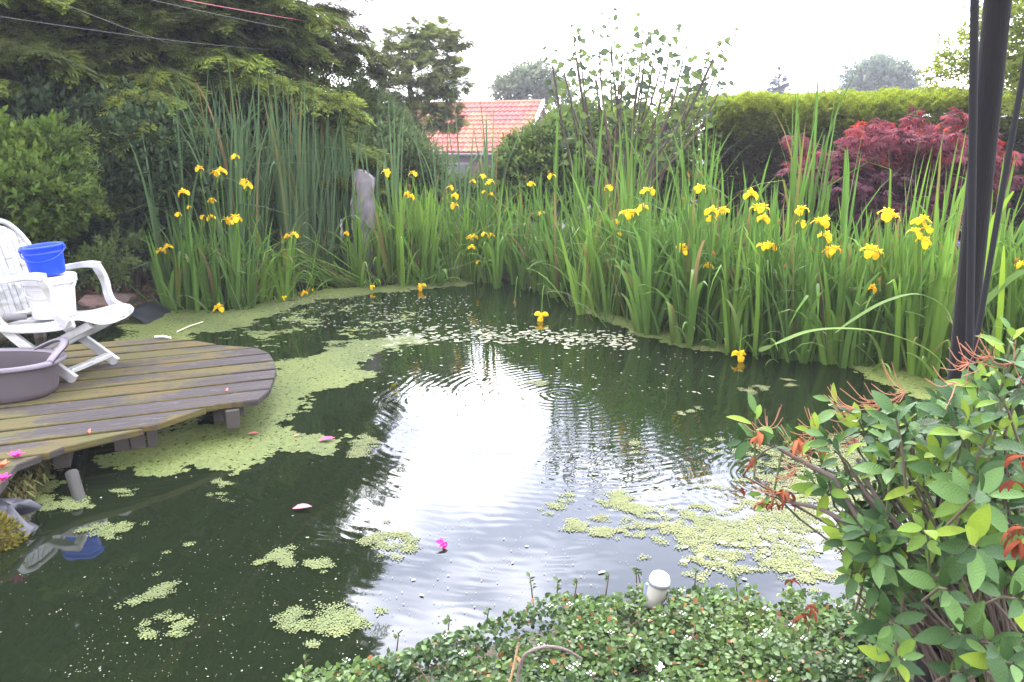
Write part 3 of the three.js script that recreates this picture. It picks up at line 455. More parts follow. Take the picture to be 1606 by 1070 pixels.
const cyl = (u) => 2.5 * (1 - 0.55 * u) * (u > 0.85 ? (1 - u) / 0.15 * 0.9 + 0.1 : 1);
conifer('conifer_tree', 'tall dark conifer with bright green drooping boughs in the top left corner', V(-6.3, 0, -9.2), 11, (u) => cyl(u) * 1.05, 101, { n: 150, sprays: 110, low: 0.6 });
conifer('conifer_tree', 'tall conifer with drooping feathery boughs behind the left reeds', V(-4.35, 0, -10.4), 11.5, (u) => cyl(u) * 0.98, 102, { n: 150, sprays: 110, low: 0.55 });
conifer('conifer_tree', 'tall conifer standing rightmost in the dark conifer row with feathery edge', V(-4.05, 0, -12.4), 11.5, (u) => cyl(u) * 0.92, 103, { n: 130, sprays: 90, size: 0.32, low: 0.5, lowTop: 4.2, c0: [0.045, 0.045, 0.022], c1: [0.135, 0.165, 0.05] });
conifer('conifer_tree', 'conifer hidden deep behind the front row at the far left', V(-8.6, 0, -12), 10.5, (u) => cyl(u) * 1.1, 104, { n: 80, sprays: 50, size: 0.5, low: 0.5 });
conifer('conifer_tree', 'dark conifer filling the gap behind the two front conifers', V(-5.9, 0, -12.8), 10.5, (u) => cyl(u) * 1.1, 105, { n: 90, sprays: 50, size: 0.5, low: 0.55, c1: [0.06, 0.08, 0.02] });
{ // small loose conifer before the house: puffs of foliage on thin limbs
  const D = 20, base = V(atD(650, 250, D).x, -0.05, -D), R = rng(44), t = thing('cypress_tree', 'small loose conifer with cloud like boughs before the tiled roof', 'tree', base), rows = [[], [], []], mb = new MB(), L = (u, v, d = D) => atD(u, v, d).sub(base);
  const spine = new THREE.CatmullRomCurve3([V(0, 0, 0), L(650, 190), L(642, 120), L(655, 55)]); mb.tube(spine.getPoints(16), 0.12, 0.03, [0.06, 0.045, 0.04], 8);
  for (const [u, v, rx, ry, dz = 0] of [[694, 44, 0.42, 0.15], [662, 46, 0.34, 0.16], [716, 64, 0.3, 0.12, 0.4], [678, 62, 0.42, 0.2, 0.3], [628, 62, 0.4, 0.18], [604, 80, 0.42, 0.2, 0.3], [640, 84, 0.5, 0.24, 0.5], [690, 86, 0.5, 0.22, 0.4], [712, 104, 0.32, 0.14], [662, 112, 0.6, 0.26, 0.7], [612, 112, 0.42, 0.22], [582, 128, 0.42, 0.2, 0.3], [716, 132, 0.36, 0.16, 0.3], [692, 134, 0.4, 0.2], [640, 142, 0.55, 0.26, 0.7], [690, 160, 0.5, 0.2, 0.5], [606, 160, 0.55, 0.26, 0.4], [566, 150, 0.3, 0.18], [660, 182, 0.6, 0.24, 0.7], [600, 190, 0.6, 0.26, 0.6], [700, 186, 0.4, 0.2, 0.4], [570, 180, 0.4, 0.24]]) {
    const c = L(u, v, D - dz), h = clamp((v - 40) / 160), p0 = spine.getPoint(clamp(1 - h * 0.75 - 0.1)); mb.tube(new THREE.CatmullRomCurve3([p0, p0.clone().lerp(c, 0.5).add(V(0, -0.06, 0)), c]).getPoints(6), 0.022, 0.006, [0.06, 0.045, 0.04], 5);
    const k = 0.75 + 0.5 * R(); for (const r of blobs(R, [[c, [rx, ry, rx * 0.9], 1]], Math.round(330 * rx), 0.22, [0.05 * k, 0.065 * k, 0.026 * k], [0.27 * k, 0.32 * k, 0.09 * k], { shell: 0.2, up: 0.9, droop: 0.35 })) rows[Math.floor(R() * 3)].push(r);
  }
  part('trunk', mb.geo(), std([1, 1, 1], 0.95, { vertexColors: true }), t); const crown = new THREE.Group(); crown.name = 'crown'; t.add(crown); crown.userData.kind = 'stuff'; rows.forEach((r, k) => scatter('spray_mass', FRONDS[k], M, r, crown));
}
const bl = (u, v, D, rx, ry, rz, s) => [atD(u, v, D), [rx, ry ?? rx, rz ?? rx], s], foot = (u, D) => V(atD(u, 300, D).x, 0.02, -D), far = (u, D, y = -1) => V(atD(u, 300, D).x, y, -D);
const leafy = vegMat(0.4);
// shrubs at the left under the conifers
shrub('bright_shrub', 'light green leafy shrub growing left behind the white chair', 'shrub', foot(30, 6.4), [bl(-10, 235, 6.5, 0.3, 0.2), bl(30, 262, 6.4, 0.26, 0.16), bl(85, 222, 6.7, 0.18, 0.16), bl(62, 240, 6.7, 0.2, 0.12), bl(45, 300, 6.3, 0.34, 0.2), bl(-20, 300, 6.2, 0.4, 0.3), bl(98, 285, 6.6, 0.2, 0.13), bl(92, 255, 6.6, 0.16, 0.12), bl(100, 318, 6.6, 0.2, 0.1), bl(10, 345, 6.3, 0.36, 0.16), bl(75, 338, 6.5, 0.22, 0.1), bl(138, 318, 6.7, 0.13, 0.06), bl(50, 275, 6.9, 0.36, 0.28)], SPRIG, leafy, 3600, 0.125, [0.02, 0.04, 0.01], [0.1, 0.155, 0.026], 11, { shell: 0.05 });
shrub('dark_shrub', 'dark green shaded shrub behind the bare earth under the conifers', 'shrub', foot(200, 8.2), [bl(200, 270, 8.2, 0.7, 0.55, 0.5), bl(150, 305, 8.3, 0.5, 0.42, 0.5), bl(225, 312, 8.3, 0.45, 0.42, 0.4), bl(190, 220, 8.5, 0.6, 0.4, 0.5)], SPRIG, MS, 4200, 0.155, [0.018, 0.03, 0.014], [0.045, 0.075, 0.032], 12);
shrub('dark_shrub', 'dark shaded shrub at the foot of the left conifers behind the light green one', 'shrub', foot(60, 8), [bl(60, 260, 8.1, 1.0, 0.8, 0.6), bl(-60, 300, 8, 1.0, 0.9, 0.6), bl(90, 365, 8.1, 0.5, 0.35, 0.4)], SPRIG, MS, 3800, 0.165, [0.015, 0.025, 0.012], [0.035, 0.055, 0.025], 13);
shrub('seedling', 'small thin sapling on the bare earth between chair and reeds', 'plant', at(192, 455, 0.08), [bl(195, 395, 7.6, 0.16, 0.14), bl(175, 405, 7.6, 0.12, 0.1)], SPRIG, leafy, 70, 0.14, [0.05, 0.08, 0.03], [0.09, 0.13, 0.05], 14, { stems: 3, r: 0.008 });
shrub('seedling', 'dark upright sapling stem on the bare earth just left of the reeds', 'plant', at(216, 440, 0.08), [bl(215, 345, 8, 0.14, 0.2), bl(222, 380, 8, 0.1, 0.1)], SPRIG, MS, 60, 0.14, [0.03, 0.05, 0.02], [0.05, 0.08, 0.03], 15, { stems: 2, r: 0.012 });
shrub('seedling', 'low leafy seedling on the earth behind the chair armrest', 'plant', at(160, 462, 0.08), [bl(163, 420, 7.2, 0.16, 0.14), bl(135, 425, 7.1, 0.14, 0.12)], SPRIG, leafy, 90, 0.12, [0.05, 0.08, 0.02], [0.1, 0.14, 0.04], 16, { stems: 3, r: 0.006 });
// middle and right shrubs
shrub('mixed_shrub', 'green shrub with scattered light leaves below the small loose conifer', 'shrub', foot(590, 12.2), [bl(560, 205, 12.3, 0.75, 0.5, 0.5), bl(620, 240, 12.1, 0.5, 0.3, 0.5), bl(520, 235, 12, 0.7, 0.6, 0.5), bl(590, 265, 11.6, 0.9, 0.4, 0.5), bl(650, 268, 11.8, 0.35, 0.25, 0.4)], SPRIG, M, 4600, 0.16, [0.035, 0.055, 0.024], [0.11, 0.16, 0.06], 17);
shrub('mixed_shrub', 'yellow green shrub beside the rightmost tall conifer behind the reeds', 'shrub', foot(500, 11.2), [bl(530, 160, 12.2, 0.45, 0.5, 0.4), bl(480, 200, 11.4, 0.6, 0.6, 0.4), bl(500, 260, 11.2, 0.8, 0.6, 0.4), bl(420, 250, 11, 0.6, 0.7, 0.4)], SPRIG2, M, 3000, 0.2, [0.035, 0.05, 0.02], [0.12, 0.17, 0.045], 18);
shrub('low_bush', 'low green undergrowth behind the irises below the tiled roof', 'shrub', foot(740, 13), [bl(690, 308, 13, 0.5, 0.3, 0.4), bl(740, 312, 12.8, 0.55, 0.3, 0.4), bl(790, 308, 12.8, 0.55, 0.35, 0.4), bl(640, 308, 12.6, 0.6, 0.35, 0.4), bl(830, 310, 12, 0.5, 0.35, 0.4)], SPRIG, M, 2600, 0.16, [0.035, 0.055, 0.024], [0.11, 0.16, 0.06], 25);
shrub('round_bush', 'rounded dark bush with light green top right of the tiled roof', 'shrub', foot(850, 11.6), [bl(868, 225, 11.8, 0.36, 0.3, 0.5), bl(835, 248, 11.7, 0.36, 0.34, 0.5), bl(880, 255, 11.5, 0.6, 0.45, 0.5), bl(840, 290, 11.4, 0.6, 0.36, 0.5), bl(912, 215, 11.8, 0.36, 0.36, 0.5), bl(812, 262, 11.6, 0.28, 0.24, 0.4)], SPRIG, M, 3600, 0.17, [0.026, 0.045, 0.024], [0.15, 0.215, 0.055], 19);
shrub('leafy_bush', 'light green leafy bush between the lilac stems and the clipped hedge', 'shrub', foot(1040, 11), [bl(1085, 205, 11.2, 0.36, 0.32, 0.4), bl(1020, 225, 11.2, 0.5, 0.42, 0.4), bl(960, 222, 11.4, 0.5, 0.42, 0.4), bl(1060, 265, 11, 0.55, 0.4, 0.4), bl(980, 275, 11, 0.6, 0.4, 0.4), bl(1000, 320, 11.2, 0.5, 0.4, 0.3), bl(1075, 322, 11.2, 0.5, 0.4, 0.3), bl(930, 310, 11.2, 0.5, 0.4, 0.3), bl(1108, 172, 11.4, 0.2, 0.12, 0.3)], SPRIG, leafy, 4600, 0.16, [0.06, 0.095, 0.03], [0.2, 0.27, 0.06], 20);
shrub('distant_tree', 'distant green tree rising behind the right end of the tiled roof', 'tree', far(820, 46), [bl(825, 140, 46, 1.3, 0.8, 1), bl(795, 148, 46, 0.6, 0.5, 0.7), bl(850, 128, 46, 0.8, 0.5, 0.8), bl(838, 118, 46, 0.35, 0.3, 0.4), bl(812, 124, 46, 0.5, 0.3, 0.4), bl(868, 150, 46, 0.8, 0.5, 0.8)], SPRIG, M, 900, 0.6, [0.08, 0.1, 0.07], [0.14, 0.175, 0.1], 21, { stems: 3, r: 0.12 });
shrub('distant_tree', 'distant round crowned grey green tree above the hedge', 'tree', far(1382, 60), [bl(1380, 124, 60, 1.7, 1.0, 1.2), bl(1350, 130, 60, 1.0, 0.8, 1), bl(1412, 128, 60, 0.9, 0.8, 1), bl(1370, 112, 60, 0.9, 0.5, 0.8), bl(1395, 113, 60, 0.7, 0.5, 0.8), bl(1380, 140, 60, 2.2, 0.8, 1)], SPRIG, M, 1300, 0.7, [0.09, 0.12, 0.1], [0.15, 0.19, 0.13], 22, { stems: 3, r: 0.15 });
{ const D = 60, b = far(1216, D), R = rng(23), t = thing('distant_conifer', 'distant dark pointed conifer peeking over the clipped hedge', 'tree', b), rows = [[], [], []], mb = new MB(), top = atD(1222, 108, D).sub(b); mb.tube([V(0, 0, 0), top], 0.15, 0.03, [0.05, 0.04, 0.04], 6); for (let k = 0; k < 90; k++) { const h = lerp(0.66, 1, R()), a = R() * 6.28, L = 4.6 * (1.0 - h) * (0.7 + 0.5 * R()) + 0.03, p0 = top.clone().multiplyScalar(h); bough(R, rows, p0, p0.clone().add(V(Math.cos(a) * L, 0.2, Math.sin(a) * L)), 0.22 * L, Math.round(8 + 30 * L), 0.12 + 0.9 * (1 - h), [0.07, 0.085, 0.09], [0.11, 0.135, 0.13], 0.1); } for (let k = 0; k < 8; k++) { const p0 = atD(1203, 148, D).sub(b); const a = R() * 6.28; bough(R, rows, p0, p0.clone().add(V(Math.cos(a) * 0.5, 0.5 * R(), Math.sin(a) * 0.5)), 0.2, 30, 0.3, [0.07, 0.085, 0.09], [0.11, 0.135, 0.13], 0.1); } part('trunk', mb.geo(), std([1, 1, 1], 0.9, { vertexColors: true }), t); const crown = new THREE.Group(); crown.name = 'crown'; crown.userData.kind = 'stuff'; t.add(crown); rows.forEach((r, k) => scatter('spray_mass', FRONDS[k], M, r, crown)); }
{ // light tree that reaches in at the top right
  const D = 9.2, b = V(atD(1760, 300, D + 1.2).x, 0, -D - 1.2), R = rng(24), t = thing('garden_tree', 'bright yellow green leafy tree reaching in at the top right corner', 'tree', b), mb = new MB(), L = (u, v, d = D) => atD(u, v, d).sub(b);
  const list = [[1500, 92, 0.16, 0.12], [1485, 108, 0.1, 0.06], [1540, 62, 0.2, 0.14], [1527, 95, 0.15, 0.1], [1575, 40, 0.25, 0.2], [1600, 15, 0.3, 0.22], [1610, 80, 0.32, 0.25], [1570, 105, 0.25, 0.15], [1472, 116, 0.07, 0.04], [1462, 122, 0.05, 0.03], [1530, 25, 0.14, 0.08], [1620, 140, 0.4, 0.25], [1560, 135, 0.3, 0.15], [1640, 40, 0.4, 0.4], [1515, 118, 0.12, 0.05], [1500, 65, 0.08, 0.05], [1590, -30, 0.3, 0.2], [1680, -20, 0.5, 0.5], [1700, 80, 0.6, 0.5]].map(([u, v, rx, ry]) => [L(u, v), [rx, ry, rx * 1.2], rx * ry + 0.008]);
  const hub = L(1720, 110, D + 0.8); mb.tube([V(0, 0, 0), V(0.02, hub.y * 0.5, 0.1), hub, hub.clone().add(V(0.2, 2.5, 0))], 0.14, 0.05, [0.07, 0.055, 0.045], 10); for (const bb of list) mb.tube(new THREE.CatmullRomCurve3([hub, hub.clone().lerp(bb[0], 0.5).add(V(0, 0.08, 0)), bb[0]]).getPoints(6), 0.022, 0.005, [0.07, 0.055, 0.045], 5);
  part('trunk', mb.geo(), std([1, 1, 1], 0.9, { vertexColors: true }), t); scatter('crown', SPRIG, vegMat(0.5), blobs(R, list, 2000, 0.13, [0.13, 0.17, 0.03], [0.24, 0.29, 0.05], { shell: 0.2 }), t);
}
{ // clipped hedge
  const p0 = atD(1122, 300, 10.9), p1 = atD(1720, 300, 10.2), H = atD(1300, 172, 10.6).y, base = V(p0.x, 0, p0.z), dx = p1.x - p0.x, dz = p1.z - p0.z, L = Math.hypot(dx, dz), turn = -Math.atan2(dz, dx), T = 1.3, R = rng(31);
  const h = thing('clipped_hedge', 'long clipped hedge with dark sides and fresh yellow green top behind the red maple', 'hedge', base, turn);
  const g = new THREE.BoxGeometry(L, H - 0.1, T, 60, 20, 10), p = g.attributes.position; for (let k = 0; k < p.count; k++) { const x = p.getX(k), y = p.getY(k), z = p.getZ(k), n = (fbm(x * 3 + z, y * 3 + z * 2, 3) - 0.5) * 0.14; p.setXYZ(k, x + L / 2 + 0.05, y + (H - 0.1) / 2 + (y > 0 ? n : 0), z - T / 2 - 0.06 + (Math.abs(z) > T / 2 - 0.01 ? Math.sign(z) * n : 0)); } g.computeVertexNormals();
  part('branches', g, std([0.045, 0.038, 0.026], 1), h);
  const rows = [], top = [];
  for (let k = 0; k < 17000; k++) { const x = R() * L, y = 0.1 + (H - 0.08) * R(), n = fbm(x * 3, y * 3, 3) * 0.14, o = dirOf(R), fresh = step(H - 0.4, H - 0.16, y + 0.12 * (R() - 0.5)); rows.push({ p: V(x, y, 0.0 + n - 0.09 + 0.05 * R()), y: V(o.x * 0.7, 0.5 + o.y * 0.6, 0.7 + o.z * 0.3), z: V(o.x * 0.6, 0.6, 0.7), s: 0.085 * (0.7 + 0.6 * R()), c: jit(R, mixc([0.06, 0.056, 0.03], [0.22, 0.27, 0.03], fresh * (0.4 + 0.6 * R())), 0.3) }); }
  for (let k = 0; k < 2500; k++) { const y = H * R(), z = -T * R(), o = dirOf(R); rows.push({ p: V(-0.03 + 0.07 * R(), y, z), y: V(-0.7 + o.x * 0.3, 0.5 + o.y * 0.6, o.z * 0.7), z: V(-0.7, 0.6, o.z * 0.6), s: 0.09 * (0.7 + 0.6 * R()), c: jit(R, [0.06, 0.056, 0.03], 0.3) }); }
  for (let k = 0; k < 12000; k++) { const x = R() * (L + 0.1) - 0.05, z = -T * R() + 0.02, o = dirOf(R), tuft = fbm(x * 2.2 + 5, z * 2.5, 3), hh = H - 0.02 + 0.2 * (tuft - 0.42) + 0.07 * (fbm(x * 0.7, 3, 2) - 0.5) + 0.05 * R() + (R() < 0.03 ? 0.06 * R() : 0) - 0.16 * Math.exp(-Math.min(-z + 0.02, T + z) * 9); top.push({ p: V(x, hh, z), y: V(o.x * 0.6, 0.9 + 0.3 * o.y, o.z * 0.6 + (z > -0.2 ? 0.45 : 0)), z: V(o.x, 0.3, 0.8 + o.z * 0.4), s: (0.11 + 0.07 * tuft) * (0.7 + 0.6 * R()), c: jit(R, mixc([0.2, 0.27, 0.03], [0.31, 0.36, 0.05], tuft * 0.7 + 0.3 * R()), 0.2) }); }
  scatter('side_foliage', FRONDS[0], MS, rows, h); scatter('fresh_growth', FRONDS[1], vegMat(0.45), top, h);
}
{ // red lace-leaf maple
  const D = 8.7, base = foot(1420, D), R = rng(41), t = thing('red_maple', 'dark red purple lace leaf maple shrub with brighter red top before the hedge', 'shrub', base), layers = [], mb = new MB();
  for (let k = 0; k < 78; k++) { const a = R() * 6.283, q = Math.sqrt(R()), u = 1410 + Math.cos(a) * q * 150, rel = (u - 1410) / 150, topV = 205 + 34 * rel * rel - 12 * vnoise(u * 0.03, 3), v = topV + 12 + (R() ** 1.2) * 140, d = D + Math.sin(a) * q * 0.75 + 0.1; layers.push([atD(u, v, d).sub(base), [0.3 + 0.12 * R(), 0.09, 0.26], 1, clamp(1.1 - (v - topV) / 70)]); }
  for (const [u, v] of [[1345, 205], [1432, 188], [1500, 186], [1400, 215], [1256, 228], [1248, 215], [1470, 205], [1380, 200], [1530, 215], [1560, 240], [1550, 215], [1270, 260], [1580, 250]]) layers.push([atD(u, v, D - 0.1 + 0.2 * R()).sub(base), [0.12, 0.1, 0.12], 0.32, 1]);
  for (const l of layers) mb.tube(new THREE.CatmullRomCurve3([V(0, 0.1, 0), V(l[0].x * 0.35, l[0].y * 0.75, l[0].z * 0.35), l[0]]).getPoints(6), 0.02, 0.003, [0.05, 0.03, 0.03], 5);
  part('stems', mb.geo(), std([1, 1, 1], 0.9, { vertexColors: true }), t);
  const rows = [[], []]; for (const l of layers) { const lum = R(); blobs(R, [[l[0], l[1], 1]], Math.round(95 * l[2]), 0.085, [0.06, 0.022, 0.034], [0.14, 0.048, 0.068], { shell: 0.1, droop: 0.55, up: 0.9 }).forEach((r) => { const hot = l[3] * (R() < 0.35 ? 1 : 0.35) * (0.5 + lum); r.c = mixc(r.c, lum > 0.62 ? [0.42, 0.05, 0.035] : [0.3, 0.055, 0.065], clamp(hot * 0.95)); rows[R() < 0.5 ? 0 : 1].push(r); }); }
  rows.forEach((r, k) => scatter('foliage', PALMS[k], vegMat(0.4), r, t));
}
{ // lilac: bare upright stems with heart-shaped leaves towards the tips
  const D = 9.9, base = at(960, 405, 0.05); base.z = -D; base.x = atD(965, 300, D).x; const R = rng(51), t = thing('lilac_shrub', 'tall sparse shrub with bare upright stems and heart shaped leaves against the sky', 'shrub', base), mb = new MB(), heart = BROAD, gm = vegMat(0.45);
  const tips = [[862, 72], [868, 110], [880, 95], [898, 48], [906, 40], [925, 62], [955, 18], [938, 52], [958, 75], [975, 85], [986, 70], [1000, 90], [1011, 24], [1018, 48], [1030, 70], [1057, 40], [1048, 60], [1078, 68], [1072, 95], [1100, 85], [1095, 110], [1146, 46], [1130, 68], [1118, 92], [1136, 130], [905, 90], [1010, 105], [890, 130], [935, 110], [1060, 120], [970, 130]]; let n = 0; const more = [];
  for (const [u, v] of tips) {
    const d = D + (R() - 0.5) * 0.9, e = atD(u, v, d).sub(base), fx = (R() - 0.5) * 0.4 + e.x * 0.35, c = new THREE.CatmullRomCurve3([V(fx * 0.6, -0.05, (R() - 0.5) * 0.3), V(fx + (R() - 0.5) * 0.08, e.y * 0.4, e.z * 0.5), V(lerp(fx, e.x, 0.65), e.y * 0.72, e.z * 0.8), e]);
    mb.tube(c.getPoints(12), 0.022, 0.007, mixc([0.075, 0.06, 0.05], [0.09, 0.05, 0.035], R()), 5);
    const L = c.getLength(), k = 20 + Math.floor(R() * 5);
    for (let i = 0; i < k; i++, n++) { const s = 1 - Math.pow(i / k, 1.25) * 0.55, p = c.getPoint(s), a = i * 2.4 + R(), o = V(Math.cos(a), 0.1 + 0.5 * R(), Math.sin(a)).normalize(), q = o.clone().multiplyScalar(0.05).add(p), sz = 0.095 * (0.7 + 0.55 * R()) * (i < 2 ? 0.8 : 1); mb.tube([p, q], 0.0018, 0.0012, [0.08, 0.09, 0.03], 4); const gi = [0, 1, 1, 2][Math.floor(R() * 4)], m = n < 298 ? part('leaf', heart, gm2(gi), t) : new THREE.Object3D(), Y = o.clone().add(V(0, -0.9 * R(), 0)).normalize(), Z = V(0, 0.55, 0.5).addScaledVector(dirOf(R), 0.9); Z.addScaledVector(Y, -Z.dot(Y)).normalize(); m.matrix.makeBasis(V(0, 0, 0).crossVectors(Y, Z).multiplyScalar(sz), Y.multiplyScalar(sz), Z.multiplyScalar(sz)).setPosition(q); if (n < 298) m.matrix.decompose(m.position, m.quaternion, m.scale); else (more[gi] ??= []).push(heart.clone().applyMatrix4(m.matrix)); }
  }
  more.forEach((g, k) => part('leaf_mass', mergeGeometries(g), gm2(k), t, true));
  part('stems', mb.geo(), std([1, 1, 1], 0.9, { vertexColors: true }), t);
}
function gm2(k) { gm2.c ??= [[0.075, 0.11, 0.05], [0.12, 0.17, 0.05], [0.06, 0.085, 0.05]].map((c) => { const m = vegMat(0.45); m.color.setRGB(...c); return m; }); return gm2.c[k]; }
// ---------------------------------------------------------------- yellow flag irises and reeds along the shore
const G_IRIS = [[0.065, 0.142, 0.024], [0.12, 0.25, 0.04]], G_LIGHT = [[0.105, 0.205, 0.024], [0.175, 0.315, 0.04]], G_REED = [[0.06, 0.118, 0.054], [0.118, 0.198, 0.096]];
const MI = vegMat(0.42, 0.92);
// px, py: where its foot stands at the water's edge; back: metres behind that; flowers: [u, v, size, wilted]
function plant(name, label, cat, group, px, py, { n = 60, w = 0.26, hV = null, h = 0.95, wd = 0.037, back = 0, green = G_IRIS, flowers = [], lean = 0.15, droop = 0.6, seed, leanAz = null, single = 9, kinked = 0.34 }) {
  const base = at(px, py, 0.02); base.z -= back; base.x += back * base.x / -base.z * 0; base.y = Math.max(groundY(base.x, base.z), -0.06);
  if (hV) h = atD(px, hV, -base.z).y - base.y;
  const R = rng(seed), t = thing(name, label, cat, base, 0, group), mass = new MB(); let made = 0;
  const fans = Math.max(3, Math.round(n / 7)); { const low = Math.round(n / 6); for (let i = 0; i < low; i++) { const a = R() * 6.283, q = 0.6 + 0.5 * R(); mass.blade(V(Math.cos(a) * q * w, -0.04, Math.sin(a) * q * w * 0.9), h * (0.3 + 0.4 * R()), wd * (0.5 + 0.4 * R()), a + (R() - 0.5), 0.25 + 0.5 * R(), 0.9 + R() * 1.3, mixc(green[0], [0.13, 0.11, 0.03], R() * 0.3), R() < 0.1 ? [0.25, 0.18, 0.08] : mixc(green[1], [0.2, 0.26, 0.09], R()), { turn: (R() - 0.5) }); } }
  for (let f = 0; f < fans; f++) {
    const a = R() * 6.283, q = Math.sqrt(R()), bx = Math.cos(a) * q * w, bz = Math.sin(a) * q * w * 0.9, plane = R() * 6.283, k = Math.round(n / fans), tone = R();
    for (let i = 0; i < k; i++) {
      const s = (i + 0.5) / k * 2 - 1, outer = Math.abs(s), len = h * (1.03 - 0.3 * outer * outer) * (0.74 + 0.34 * R()), az = leanAz !== null && R() < 0.75 ? leanAz + (R() - 0.5) * 0.9 : (s > 0 ? plane : plane + Math.PI) + (R() - 0.5) * 0.5, le = leanAz !== null ? lean * (0.7 + 0.4 * R()) : lean * (0.3 + 1.6 * outer) * (0.6 + 0.8 * R()), cu = droop * (R() < kinked ? 2.6 : 0.35) * (0.4 + R() * 0.9);
      const hi = 0.8 + 0.45 * R(), c = mixc(green[0], green[1], clamp(tone * 0.6 + R() * 0.4)), c0 = mixc(c, [0.1, 0.13, 0.03], 0.35), c1 = mixc(c, [0.12, 0.2, 0.05], 0.45 * R()).map((x) => x * hi);
      const tan = R() < 0.02; if (tan) { c0[0] = 0.16; c0[1] = 0.11; c0[2] = 0.05; c1[0] = 0.26; c1[1] = 0.18; c1[2] = 0.08; } else if (R() < 0.06) { c1[0] = 0.2; c1[1] = 0.17; c1[2] = 0.05; }
      const own = made < single && bz > -0.1 * w && R() < 0.6, mb = own ? new MB() : mass;
      mb.blade(V(bx + Math.cos(plane) * s * 0.045, -0.05, bz + Math.sin(plane) * s * 0.045), len + 0.05, wd * (0.75 + 0.5 * R()), az, le, cu, c0, c1, { turn: (R() - 0.5) * 1.6, kink: R() < kinked * 0.5 ? 0.7 + R() * 0.9 : 0, kinkAt: 0.55 + 0.3 * R(), sway: (R() - 0.5) * 0.6 });
      if (own) { made++; part('leaf', mb.geo(), MI, t); }
    }
  }
  part('leaf_mass', mass.geo(), MI, t, true);
  for (const [u, v, size = 1, wilt = 0, low = 0] of flowers) {
    const p = low ? at(u, v + 8, 0.05) : atD(u, v, -base.z - 0.05 - 0.25 * R()); p.sub(base);
    const foot = V(p.x * 0.6 + (R() - 0.5) * 0.08, -0.03, p.z * 0.5), mid = V(lerp(foot.x, p.x, 0.5) + (R() - 0.5) * 0.04, p.y * 0.55 + (low ? 0.22 : 0), lerp(foot.z, p.z, 0.4)), mb = new MB();
    mb.tube(new THREE.CatmullRomCurve3([foot, mid, p.clone().add(V(0, -0.02, 0))]).getPoints(8), 0.006, 0.004, mixc(green[0], green[1], 0.5), 5);
    mb.blade(p.clone().add(V(0.01, -0.09, 0)), 0.09, 0.016, R() * 6, 0.2, 0.1, green[1], [0.16, 0.18, 0.05], { seg: 3 });
    const st = part('flower_stem', mb.geo(), MI, t), fl = part('flower', wilt ? WILTED[Math.floor(R() * 2)] : FLOWERS[Math.floor(R() * 4)], MFS[Math.floor(R() * 4)], st);
    fl.position.copy(p); fl.rotation.set((R() - 0.5) * 0.7 + (low ? 0.7 : 0.15), R() * 6.28, (R() - 0.5) * 0.7); fl.scale.setScalar((wilt ? 0.085 : 0.1) * size * (0.92 + 0.2 * R()));
  }
  return t;
}
const IG = 'yellow flag irises along the pond shore', RG = 'tall reeds along the pond shore';
const iris = (label, px, py, o) => plant('yellow_iris', label, 'iris', IG, px, py, o), reed = (label, px, py, o) => plant('reed_clump', label, 'reed', RG, px, py, { green: G_REED, lean: 0.05, droop: 0.4, n: 52, w: 0.36, wd: 0.033, kinked: 0.3, ...o });
// reeds at the left, dark blue green and taller than a man
reed('tall dark reed clump at the left edge, beside the bare earth and conifers', 285, 474, { hV: 150, seed: 201, back: 0.15, kinked: 0.45 });
reed('tall dark reed clump, second from the left, rising before the drooping conifer boughs', 335, 468, { hV: 105, seed: 202, back: 0.35, kinked: 0.45, n: 96 });
reed('tall dark reed clump, third from the left, before the conifers', 390, 462, { hV: 100, seed: 203, back: 0.5, kinked: 0.45, n: 96 });
reed('tall dark reed clump, fourth from the left, behind the arching iris leaves', 440, 452, { hV: 125, seed: 204, back: 0.5, kinked: 0.45, n: 92 });
reed('tall dark reed clump midway between the left conifers and the standing stone', 490, 446, { hV: 140, seed: 205, back: 0.55, n: 90 });
reed('loose dark reed clump just left of the standing stone', 530, 443, { hV: 185, seed: 206, back: 0.6, n: 64 });
reed('single bent reeds standing apart at the far left of the reed bed', 245, 462, { hV: 190, seed: 207, n: 8, w: 0.12, single: 6, kinked: 0.5 });
reed('thin reeds right of the standing stone below the small loose conifer', 628, 440, { hV: 150, seed: 208, n: 13, back: 0.6, w: 0.25, single: 8 });
reed('sparse thin reeds crossing the tiled roof, left group', 700, 430, { hV: 150, seed: 209, n: 14, back: 0.6, w: 0.28, single: 9 });
reed('sparse thin reeds crossing the tiled roof, right group', 755, 432, { hV: 130, seed: 210, n: 16, back: 0.5, w: 0.26, single: 9 });
reed('reeds standing before the left stems of the lilac shrub', 905, 462, { hV: 165, seed: 211, n: 17, back: 0.7, w: 0.3, green: G_IRIS, wd: 0.03 });
reed('dense tall reeds before the middle of the lilac shrub', 965, 482, { hV: 150, seed: 212, n: 28, back: 0.8, w: 0.35, green: G_IRIS, wd: 0.03 });
reed('tall reeds before the right stems of the lilac shrub', 1040, 505, { hV: 165, seed: 213, n: 24, back: 0.9, w: 0.35, green: G_IRIS, wd: 0.03 });
reed('narrow tall reeds just left of the clipped hedge corner', 1118, 528, { hV: 165, seed: 214, n: 28, back: 0.8, w: 0.2, green: G_IRIS, wd: 0.03 });
reed('reeds leaning before the dark side of the clipped hedge', 1200, 545, { hV: 225, seed: 215, n: 26, back: 0.7, w: 0.28, green: G_IRIS });
reed('very tall thin reeds rising over the hedge left of the red maple', 1285, 551, { hV: 85, seed: 216, n: 22, back: 0.8, w: 0.24, green: G_IRIS, wd: 0.027, droop: 0.25 });
reed('reeds standing before the middle of the red maple', 1345, 556, { hV: 195, seed: 217, n: 16, back: 0.6, w: 0.22, green: G_IRIS });
